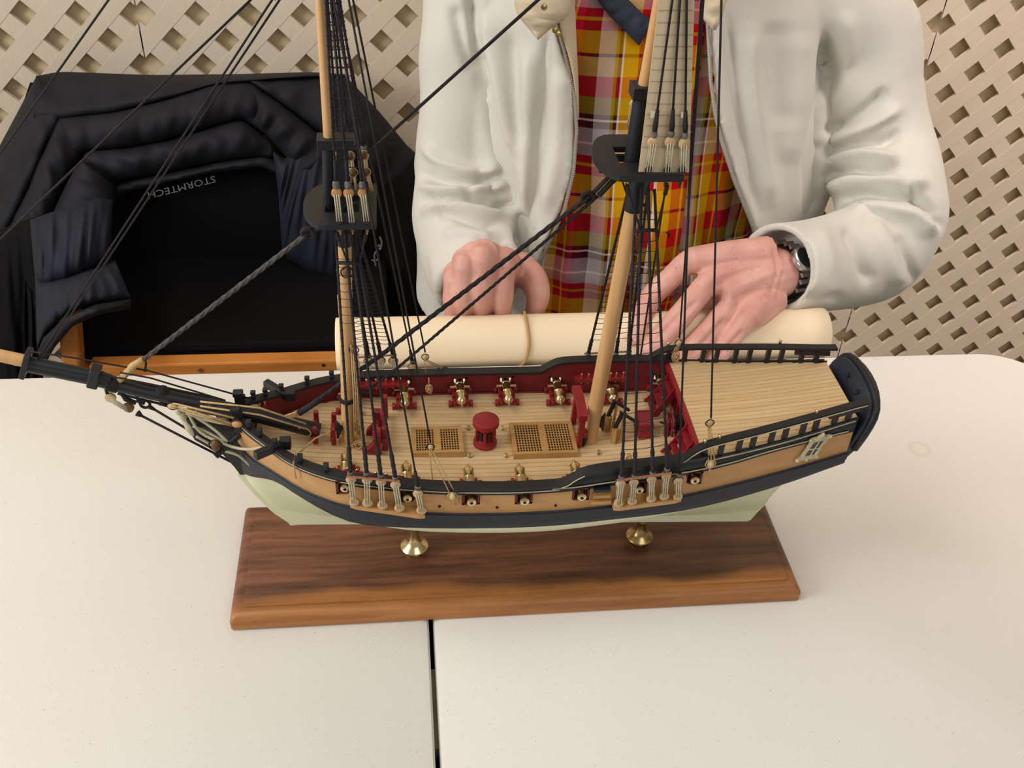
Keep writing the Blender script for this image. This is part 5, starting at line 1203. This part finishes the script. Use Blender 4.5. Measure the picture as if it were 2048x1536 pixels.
# ---- body: one mesh (torso, neck, head, arms, legs, hands)
core = MB(); core.grid([[torso(z, 2*math.pi*k/28, -.022) for k in range(28)] for z in frange(-.30, .40, 16)], close_u=True); core.f += [tuple(range(28)), tuple(15*28+k for k in range(28))]
arms = MB(); LA = [(XC-.110, 1.262, ZT+.370, .040, 0), (XC-.160, 1.262, ZT+.352, .055, 0), (XC-.205, 1.258, ZT+.310, .064, 0), (934, 70, 1.24, .058), (928, 200, 1.22, .055), (921, 330, 1.20, .058), (918, 420, 1.16, .061), (930, 490, 1.115, .062), (948, 540, 1.075, .060), (960, 572, 1.045, .057)]
RA = [(XC+.110, 1.262, ZT+.370, .040, 0), (XC+.165, 1.262, ZT+.352, .060, 0), (XC+.205, 1.258, ZT+.310, .074, 0), (1722, 70, 1.25, .072), (1730, 180, 1.23, .070), (1758, 300, 1.19, .070), (1782, 415, 1.125, .070), (1762, 486, 1.10, .067), (1700, 516, 1.075, .064), (1630, 530, 1.040, .060), (1552, 538, .998, .056)]
for A, wr in ((LA, (978, 545, 1.06)), (RA, (1585, 542, 1.015))):
    limb(arms, [(PT(p), .036) for p in A[1:7]]+[(PT(A[7]), .034), (PT(wr), .030)], 18, 16)
nb = Vector((XC-.005, 1.245, ZT+.37)); hd = Vector((XC-.012, 1.175, ZT+.565))
neck = MB(); limb(neck, [(nb, .066), (nb.lerp(hd, .4), .058), (nb.lerp(hd, .75), .060)], 8, 18)
legs = MB()
for s in (-1, 1): limb(legs, [(Vector((XC+s*.09, 1.27, ZT-.24)), .085), (Vector((XC+s*.12, 1.02, ZT-.21)), .075), (Vector((XC+s*.13, .82, ZT-.22)), .060), (Vector((XC+s*.13, .80, ZT-.45)), .050), (Vector((XC+s*.13, .84, .09)), .040)], 22, 14); limb(legs, [(Vector((XC+s*.13, .86, .055)), .042), (Vector((XC+s*.14, .70, .035)), .030)], 5, 12)
bodyme = fuse([core, arms, neck, legs], .011, 6, 'body')
# head
face = MB(); fw = Vector((0, -.80, -.60)).normalized(); upv = Vector((0, -.60, .80)); rt = Vector((1, 0, 0))
def HP(a, u, f): return hd+rt*a+upv*u+fw*f
def blob(mb, c, rx, ru, rf, n=14, m=10):
    rows = []
    for i in range(m+1):
        t = -math.pi/2+math.pi*i/m; rows.append([c+rt*rx*math.cos(t)*math.cos(2*math.pi*j/n)+fw*rf*math.cos(t)*math.sin(2*math.pi*j/n)+upv*ru*math.sin(t) for j in range(n)])
    mb.grid(rows, close_u=True)
blob(face, HP(0, .025, -.015), .074, .092, .092); blob(face, HP(0, -.040, .020), .058, .075, .066); blob(face, HP(0, -.085, .060), .030, .026, .026)
limb(face, [(HP(0, .022, .078), .010), (HP(0, -.012, .098), .013), (HP(0, -.022, .092), .015)], 6, 10)
for s in (-1, 1): blob(face, HP(s*.076, -.005, -.010), .010, .032, .018); blob(face, HP(s*.030, .024, .066), .024, .010, .014); blob(face, HP(s*.036, -.030, .052), .026, .028, .022); blob(face, HP(s*.014, -.020, .086), .010, .008, .010)
blob(face, HP(0, -.052, .078), .024, .006, .012); blob(face, HP(0, -.064, .075), .020, .007, .012)
headme = fuse([face, MB().tube([nb.lerp(hd, .3), hd+upv*-.02], .054, 16)], .0045, 3, 'head')
# hands
def ROLL(x, y, clear):
    """point in front of the paper roll on the line of sight, kept clear of its surface"""
    d = ray(x, y); o = CAM-np.array([0, yc, zc]); a = d[1]**2+d[2]**2; b = o[1]*d[1]+o[2]*d[2]; R = RR+clear; c = o[1]**2+o[2]**2-R*R; D = b*b-a*c
    t = (-b-math.sqrt(D))/a if D > 0 else -b/a
    return Vector(CAM+d*t)
def hand(wr, heads, mcp, pip, tips, thumb, r0=.0134):
    mbs = []
    for i, (h, a, b, c) in enumerate(zip(heads, mcp, pip, tips)):
        A, B, C_ = (p if isinstance(p, Vector) else PT(p) for p in (a, b, c)); k = (1.0, 1.04, 1.0, .88)[i]; h = PT(h)
        q = MB(); limb(q, [(h, .023), (h.lerp(A, .55), .0205), (A, .0160*k)], 8, 12); mbs.append(q)
        dist = B.lerp(C_, .52)+(B-A).normalized()*.003; q = MB(); limb(q, [(h.lerp(A, .8), .012), (A, .0138*k), (A.lerp(B, .5), r0*1.02*k), (B, r0*1.04*k), (dist, r0*.90*k), (C_, r0*.72*k)], 16, 12); mbs.append(q)
    q = MB(); limb(q, [(PT(wr), .030), (PT(heads[1]).lerp(PT(heads[2]), .5), .030), ((PT(mcp[1])+PT(mcp[2]))/2, .018)], 8, 16); mbs.append(q)
    q = MB(); T = [PT(t) for t in thumb]; limb(q, [(T[0], .022), (T[1], .0180), (T[2], .0140), (T[3], .0100)], 12, 12); mbs.append(q)
    return fuse(mbs, .0019, 5, 'hand')
RH = hand((1585, 542, 1.015), [(1538, 510, 1.005), (1545, 535, .995), (1548, 565, .992), (1540, 596, .975)], [(1378, 522, .985), (1416, 566, .962), (1462, 612, .946), ROLL(1496, 636, .017)],
          [ROLL(1304, 592, .014), ROLL(1346, 650, .013), ROLL(1392, 690, .013), ROLL(1442, 702, .012)], [ROLL(1268, 684, .008), ROLL(1290, 706, .008), ROLL(1340, 736, .009), ROLL(1394, 744, .009)], [(1510, 540, 1.02), (1445, 585, 1.012), (1385, 620, 1.004), (1335, 652, .998)])
fold(RH, [([(1400, 598), (1350, 640), (1308, 684)], 9, -.0030), ([(1455, 636), (1410, 686), (1380, 715)], 9, -.0034), ([(1490, 660), (1440, 712)], 8, -.0030), ([(1420, 580), (1470, 550), (1545, 520)], 12, -.0020), ([(1460, 620), (1500, 585), (1550, 560)], 12, -.0020), ([(1400, 560), (1430, 556)], 12, .0018), ([(1448, 606), (1475, 604)], 11, .0018), ([(1540, 600), (1556, 540), (1545, 490)], 5, -.0012), ([(1552, 600), (1568, 540)], 4, -.0010)])
LH = hand((978, 545, 1.06), [(1010, 540, 1.03), (985, 530, 1.025), (960, 535, 1.025), (940, 550, 1.03)], [(1008, 520, .975), (966, 506, .968), (930, 522, .968), (908, 550, .974)], [(1004, 582, .966), (962, 578, .962), (926, 588, .964), (906, 602, .970)], [(1004, 640, .984), (964, 640, .984), (930, 644, .984), (912, 648, .986)], [(1036, 536, 1.04), (1066, 560, 1.005), (1076, 598, .990), (1062, 640, .988)])
def join(name, mes):
    v, f, o = [], [], 0
    for me in mes:
        c = coords(me); v += [tuple(x) for x in c]; f += [tuple(i+o for i in p.vertices) for p in me.polygons]; o += len(c)
    me = bpy.data.meshes.new(name); me.from_pydata(v, [], f); me.update(); return me
body = addmesh(join('body', [bodyme, headme, RH, LH]), 'body', 'skin', man)
for s in (-1, 1):
    e = MB(); blob(e, HP(s*.031, .012, .066), .0125, .0115, .0125); eo = e.build('eye', 'eye_white', body, smooth='all'); b_ = MB(); limb(b_, [(HP(s*.016, .040, .082), .003), (HP(s*.034, .046, .078), .0042), (HP(s*.052, .038, .064), .0028)], 8, 8); b_.build('eyebrow', 'hair_grey', body, smooth='all'); e = MB(); blob(e, HP(s*.031, .011, .0765), .005, .005, .003); e.build('pupil', 'watch_dial', body, smooth='all')
# finger nails on the hand that shows its finger tips
for a, b in ((ROLL(1268, 684, .008), ROLL(1304, 592, .012)), (ROLL(1290, 706, .008), ROLL(1346, 650, .011))):
    d = (a-b).normalized(); nrm = Vector((0, -1, .35)); nrm = (nrm-d*nrm.dot(d)).normalized(); sd = d.cross(nrm); c = a-d*.003+nrm*.0068
    MB().grid([[c+sd*x*.0046+d*y*.0055-nrm*(.0016*x*x+.0010*y*y) for x in frange(-1, 1, 5)] for y in frange(-1, 1, 5)]).build('nail', 'skin', body, smooth='all')
hair = MB(); blob(hair, HP(0, .056, -.022), .079, .075, .094, 18, 12); blob(hair, HP(0, 0, -.055), .076, .070, .062, 18, 12); addmesh(fuse([hair], .006, 3), 'hair', 'hair_grey', man)
# ---- trousers and shoes (under the table)
tr = MB(); tr.grid([[torso(z, 2*math.pi*k/28, -.012) for k in range(28)] for z in frange(-.31, -.12, 6)], close_u=True); tr.f += [tuple(range(28)), tuple(5*28+k for k in range(28))]
for s in (-1, 1): limb(tr, [(Vector((XC+s*.09, 1.27, ZT-.23)), .098), (Vector((XC+s*.12, 1.02, ZT-.20)), .090), (Vector((XC+s*.13, .815, ZT-.22)), .075), (Vector((XC+s*.13, .795, ZT-.45)), .066), (Vector((XC+s*.13, .835, .10)), .058)], 22, 16)
addmesh(fuse([tr], .010, 5), 'trousers', 'trousers_dark', man)
for s in (-1, 1):
    q = MB(); limb(q, [(Vector((XC+s*.13, .895, .050)), .047), (Vector((XC+s*.135, .80, .048)), .045), (Vector((XC+s*.142, .69, .038)), .036)], 8, 14)
    for i, v in enumerate(q.v): q.v[i] = (v[0], v[1], max(.001, v[2]))
    q.build('shoe', 'leather_black', man, smooth='all')
# ---- plaid shirt, with woven stripes following its own cloth
q = MB(); ZZ = frange(-.16, .425, 74); NP = 96; rows = []; uvs = []
def shirt_off(z, phi):
    x = math.sin(phi)
    return .004+.0035*math.sin(26*x+9*z)*math.exp(-((z-.02)/.10)**2)+.0045*math.exp(-((z+.02-.05*x*x)/.018)**2)+.003*math.sin(17*z+7*x)
for z in ZZ: rows.append([torso(z, 2*math.pi*k/NP, shirt_off(z, 2*math.pi*k/NP)) for k in range(NP+1)])
q.grid(rows); me = q.mesh('shirt'); uv = me.uv_layers.new(name='UVMap'); W_ = NP+1
for p in me.polygons:
    for li, vi in zip(p.loop_indices, p.vertices):
        r, c = divmod(vi, W_); ph = 2*math.pi*c/NP; ph = ph-2*math.pi if ph > math.pi else ph
        if c == NP or (c == NP//2): ph = ph
        uv.data[li].uv = (ph*.165+.2266+.78, ZZ[r]+.1535+.34)
so = addmesh(me, 'shirt', 'plaid_cotton', man); s_ = so.modifiers.new('t', 'SOLIDIFY'); s_.thickness = .0015
# button placket: a second layer along the middle, its stripes out of step
rows = []; ps = []
for z in frange(-.15, .335, 50):
    row = []
    for j in range(7):
        ph = (-.015+.20*j/6); row.append(torso(z, ph, shirt_off(z, ph)+.0030+(.0012 if j in (0, 6) else .0022)))
    rows.append(row)
q = MB().grid(rows); me = q.mesh('placket'); uv = me.uv_layers.new(name='UVMap'); zz = frange(-.15, .335, 50)
for p in me.polygons:
    for li, vi in zip(p.loop_indices, p.vertices): r, c = divmod(vi, 7); uv.data[li].uv = ((-.02+.22*c/6)*.165+.2266+.78-.03, zz[r]+.1535+.34+.012)
po = addmesh(me, 'shirt_placket', 'plaid_cotton', man); s_ = po.modifiers.new('t', 'SOLIDIFY'); s_.thickness = .003
for z in (-.035, .06, .155, .25):
    c = torso(z, .085, shirt_off(z, .085)+.0065); MB().lathe(c, (0, -1, 0), [(-.002, .005), (0, .0055), (.0012, .0052), (.0014, .0035), (.0008, .003)], 14).build('button', 'leather_black', man, smooth=True)
def cloth(name, m, A, B, puff, n=22, k=9, thick=.006, wr=0.0, seed=0):
    o = quilt(name, m=m, A=A, B=B, puff=puff, n=n, k=k, wr=wr, seed=seed, thick=thick, end=.6); put(o, man); return o
cloth('shirt_collar', 'navy_knit', [(1150, -60, 1.165), (1185, -14, 1.155), (1215, 28, 1.148), (1250, 62, 1.142), (1278, 92, 1.138)], [(1210, -60, 1.175), (1238, -24, 1.165), (1262, 4, 1.158), (1284, 26, 1.150), (1306, 42, 1.142)], .010, wr=.002, seed=3)
cloth('shirt_collar', 'navy_knit', [(1400, -60, 1.165), (1372, -10, 1.155), (1350, 30, 1.148), (1326, 66, 1.142), (1300, 96, 1.138)], [(1350, -60, 1.175), (1335, -24, 1.165), (1322, 4, 1.158), (1312, 26, 1.150), (1302, 42, 1.142)], .010, wr=.002, seed=4)

# ---- cream jacket: open shell, two sleeves, one cloth surface
LZ = [(1088, -150), (1112, 20), (1135, 110), (1150, 190), (1152, 255), (1143, 330), (1124, 400), (1100, 452), (1080, 505), (1072, 560)]
RZ = [(1424, -150), (1424, 60), (1423, 160), (1428, 220), (1440, 280), (1458, 345), (1478, 400), (1494, 445), (1505, 500), (1510, 560)]
def zedge(px_, side):
    Y0 = 1.115; P = [PY(x, y, Y0) for x, y in px_]; zs = [p.z-ZT for p in P][::-1]; xs_ = [p.x for p in P][::-1]
    return lambda z: float(np.interp(z, zs, xs_))
zl, zr_ = zedge(LZ, -1), zedge(RZ, 1)
def jphi(z, x, off): return math.asin(max(-1, min(1, math.copysign((abs(x-XC)/(ta(z)+off+.012))**(1/.82), x-XC))))
sh = MB(); rows = []; jz = frange(-.12, .400, 44)
def joff(z): return .020+.012*max(0, min(1, (.36-z)/.2))
for z in jz:
    o = joff(z); pL, pR = jphi(z, zl(z), o), jphi(z, zr_(z), o); row = []
    wide = .024+.052*max(0, min(1, (.27-z)/.20))
    for j in range(65):
        t = j/64; ph = pR+(2*math.pi+pL-pR)*t; e = min(t, 1-t); fl = .012*math.exp(-(e/.03)**2); ee = min(1, e/.14); row.append(torso(z, ph, o+fl, .012+(wide-.012)*ee*ee*(3-2*ee)))
    rows.append(row)
outer = rows; inner = []
for r in rows:
    ir = []
    for p in r:
        c = Vector((XC, p.y*0+1.26, p.z)); d = (p-c); d.z = 0; ir.append(p-d.normalized()*.009)
    inner.append(ir)
R_, C_n = len(rows), 65; sh.grid(outer); o_ = len(sh.v); sh.grid(inner)
bd = [(i, 0) for i in range(R_)]+[(R_-1, j) for j in range(1, C_n)]+[(i, C_n-1) for i in range(R_-2, -1, -1)]+[(0, j) for j in range(C_n-2, 0, -1)]
for (a, c), (d, e) in zip(bd, bd[1:]+bd[:1]): sh.f.append((a*C_n+c, d*C_n+e, o_+d*C_n+e, o_+a*C_n+c))
def sleeve(A):
    q = MB(); P = spline([tuple(PT(p))+(p[3],) for p in A], 46); L = [Vector(p[:3]) for p in P]; R = [p[3] for p in P]; q.tube(L, R, 34, caps=False)
    q.f.append(tuple(range(34))); last = [Vector(v) for v in q.v[-34:]]; c = L[-1]; d = (L[-1]-L[-2]).normalized(); o = 45*34
    # turned-in cuff: rim, then the inside wall and its bottom
    for k_, t in ((.95, .003), (.80, .001), (.78, -.02), (.76, -.045)):
        q.v += [tuple(c+d*t+(v-c)*k_) for v in last]; b = len(q.v)-34
        q.f += [(o+j, o+(j+1) % 34, b+(j+1) % 34, b+j) for j in range(34)]; o = b
    q.f.append(tuple(o+j for j in range(34))); return q
shl = MB()
for s in (-1, 1): limb(shl, [(Vector((XC+s*.195, 1.26, ZT+.325)), .055), (Vector((XC+s*.13, 1.262, ZT+.362)), .050), (Vector((XC+s*.075, 1.260, ZT+.392)), .036)], 10, 18)
jm = fuse([sh, sleeve(LA), sleeve(RA), shl], .0042, 3, 'jacket')
FL = [
 # left sleeve and shoulder
 ([(938, -40), (950, 60), (968, 150), (986, 250), (1012, 335), (1036, 420)], 13, -.016), ([(968, 20), (985, 120), (1005, 230), (1030, 320)], 24, .010), ([(905, 10), (925, 90), (950, 150)], 13, -.008),
 ([(850, 290), (880, 325), (935, 345), (1010, 338)], 12, .009), ([(838, 345), (880, 362), (940, 366), (1015, 352)], 10, -.009), ([(836, 372), (890, 384), (950, 380), (1020, 366)], 10, .010),
 ([(838, 408), (870, 398), (930, 402), (985, 414), (1030, 412)], 9, -.011), ([(842, 428), (880, 412), (950, 420), (1010, 436)], 10, .010), ([(868, 430), (900, 428), (945, 446), (1000, 452)], 9, -.007), ([(925, 372), (945, 396), (985, 410)], 8, -.008),
 ([(885, 470), (930, 465), (985, 478)], 11, .006), ([(950, 480), (985, 492), (1012, 490)], 7, -.006), ([(1040, 428), (1036, 480), (1052, 545)], 11, -.012), ([(1018, 430), (1020, 500), (1030, 560)], 14, .008), ([(868, 500), (880, 560), (896, 610)], 16, .005),
 # left front panel
 ([(1094, 60), (1086, 180), (1076, 300), (1066, 400), (1062, 480)], 9, -.012), ([(1120, 120), (1122, 220), (1112, 330), (1090, 430)], 18, .008), ([(1060, 90), (1056, 200), (1052, 320), (1050, 430)], 16, .008), ([(1020, 60), (1030, 200), (1045, 300)], 14, -.006),
 # right front panel
 ([(1462, 30), (1470, 140), (1486, 260), (1510, 380), (1522, 440)], 10, -.009), ([(1500, 40), (1502, 160), (1520, 300), (1545, 420)], 20, .009), ([(1552, 40), (1552, 120), (1558, 210), (1566, 260)], 34, -.006), ([(1606, 60), (1602, 160), (1590, 250), (1575, 330)], 30, .006),
 ([(1656, 60), (1646, 160), (1630, 250), (1620, 320), (1624, 400), (1618, 440)], 11, -.019), ([(1640, 280), (1630, 340), (1636, 420)], 8, -.008),
 # right sleeve
 ([(1690, 20), (1700, 100), (1690, 170), (1655, 230)], 20, .008), ([(1650, 262), (1690, 246), (1740, 214), (1776, 180)], 12, -.011), ([(1646, 285), (1690, 270), (1745, 250), (1800, 215)], 12, .011), ([(1660, 305), (1710, 290), (1770, 284), (1806, 262)], 10, -.011),
 ([(1640, 328), (1690, 306), (1740, 308), (1800, 322)], 12, .013), ([(1650, 352), (1700, 340), (1750, 346), (1800, 336)], 9, -.012), ([(1650, 380), (1700, 362), (1770, 362), (1860, 368)], 13, .012), ([(1660, 408), (1720, 384), (1770, 396), (1840, 400), (1880, 430)], 9, -.013), ([(1690, 430), (1760, 410), (1830, 425), (1874, 470)], 14, .010),
 ([(1800, 350), (1840, 392), (1886, 460)], 8, -.008), ([(1690, 450), (1716, 500), (1742, 570)], 13, -.010), ([(1740, 440), (1775, 500), (1800, 570)], 18, .008), ([(1790, 470), (1820, 530), (1836, 575)], 10, -.006), ([(1640, 450), (1660, 520), (1650, 600)], 16, .005), ([(1612, 470), (1622, 540), (1608, 610)], 8, -.004), ([(1590, 600), (1640, 590), (1690, 600)], 10, -.005),
]
def wob(co): return .0012*np.sin(co[:, 0]*38+co[:, 2]*21)+.0010*np.sin(co[:, 2]*55-co[:, 0]*17+co[:, 1]*40)
fold(jm, FL, wob)
jo = addmesh(jm, 'jacket', 'jacket_cream', man)
sm = jo.modifiers.new('s', 'SMOOTH'); sm.factor = .5; sm.iterations = 1
# zip teeth along both front edges
for zf, sgn, px_ in ((zl, 1, LZ), (zr_, -1, RZ)):
    line_ = []
    for z in frange(-.03, .345, 60):
        o = joff(z); ph = jphi(z, zf(z), o); line_.append(torso(z, ph-sgn*(-.018), o+.0105, .012))
    q = MB(); q.tube(line_, .0016, 6)
    for i in range(len(line_)-1):
        for t in (.15, .48, .82): q.box(line_[i].lerp(line_[i+1], t)+Vector((0, -.0012, 0)), (.0042, .0022, .0012))
    q.build('zip', 'zip_metal', man, smooth=False)
# turned-down collar
cloth('jacket_collar', 'collar_tan', [(1040, -120, 1.135), (1030, -40, 1.120), (1028, 10, 1.112), (1036, 34, 1.108), (1058, 58, 1.104), (1072, 76, 1.102)], [(1138, -120, 1.140), (1142, -40, 1.125), (1146, 10, 1.115), (1136, 36, 1.108), (1112, 48, 1.104), (1076, 80, 1.101)], .010, n=26, k=12, wr=.003, seed=6)
cloth('jacket_collar', 'collar_tan', [(1500, -120, 1.135), (1476, -40, 1.120), (1452, 6, 1.110), (1446, 34, 1.106), (1432, 60, 1.102)], [(1420, -120, 1.140), (1408, -40, 1.125), (1408, 0, 1.115), (1402, 34, 1.108), (1424, 60, 1.103)], .009, n=24, k=10, wr=.002, seed=7)
for x, y in ((1088, 14), (1110, 60), (1116, 68)): MB().lathe(PY(x, y, 1.088 if y < 40 else 1.098), (0, -1, .3), [(0, .0035), (.0015, .0035), (.002, .002)], 10).build('snap', 'brass_dark', man, smooth=True)
cloth('front_facing', 'collar_tan', [(1100, -120, 1.150), (1112, 0, 1.130), (1120, 60, 1.122), (1140, 120, 1.118), (1152, 190, 1.116), (1154, 240, 1.116)], [(1150, -120, 1.155), (1150, 0, 1.140), (1152, 60, 1.132), (1155, 120, 1.124), (1158, 190, 1.120), (1158, 240, 1.118)], .003, n=20, k=6)
# ---- wrist watch
wc0, wc1 = PT((1585, 542, 1.015)), PT((1540, 548, .995)); ax = (wc1-wc0).normalized(); wcn = PT((1560, 545, 1.004))
u_ = ax.cross(Vector((0, 0, 1))).normalized(); v_ = u_.cross(ax); q = MB(); rows = []
for k in range(28):
    t = 2*math.pi*k/28; d = u_*math.cos(t)*.034+v_*math.sin(t)*.031; dn = d.normalized(); rows.append([wcn+d-ax*.007, wcn+d+dn*.0022-ax*.007, wcn+d+dn*.0022+ax*.007, wcn+d+ax*.007])
rows.append(rows[0]); q.grid([[r[i] for i in (0, 1, 2, 3, 0)] for r in rows]); wt = q.build('wrist_watch', 'leather_black', man, smooth=False)
dirw = (Vector(tuple(CAM))-wcn); dirw = (dirw-ax*dirw.dot(ax)).normalized(); dirw = (dirw+Vector((0, 0, .55))).normalized(); dirw = (dirw-ax*dirw.dot(ax)).normalized()
cc = wcn+dirw*.034
MB().lathe(cc, dirw, [(0, .0150), (.0008, .0165), (.0055, .0165), (.0072, .0145), (.0074, .0130)], 26).build('watch_case', 'watch_steel', wt, smooth=True)
MB().lathe(cc+dirw*.0070, dirw, [(0, .0128), (.0008, .0126)], 24).build('watch_dial', 'watch_dial', wt, smooth=True)
for s in (-1, 1):
    sd = dirw.cross(ax); 
    for j in range(3): p = cc+sd*s*(.0185+.0065*j)-dirw*(.001+.0035*j+.002*j*j); MB().beam(p-ax*.008, p+ax*.008, .0055, .003, up=dirw).build('bracelet_link', 'watch_steel', wt)
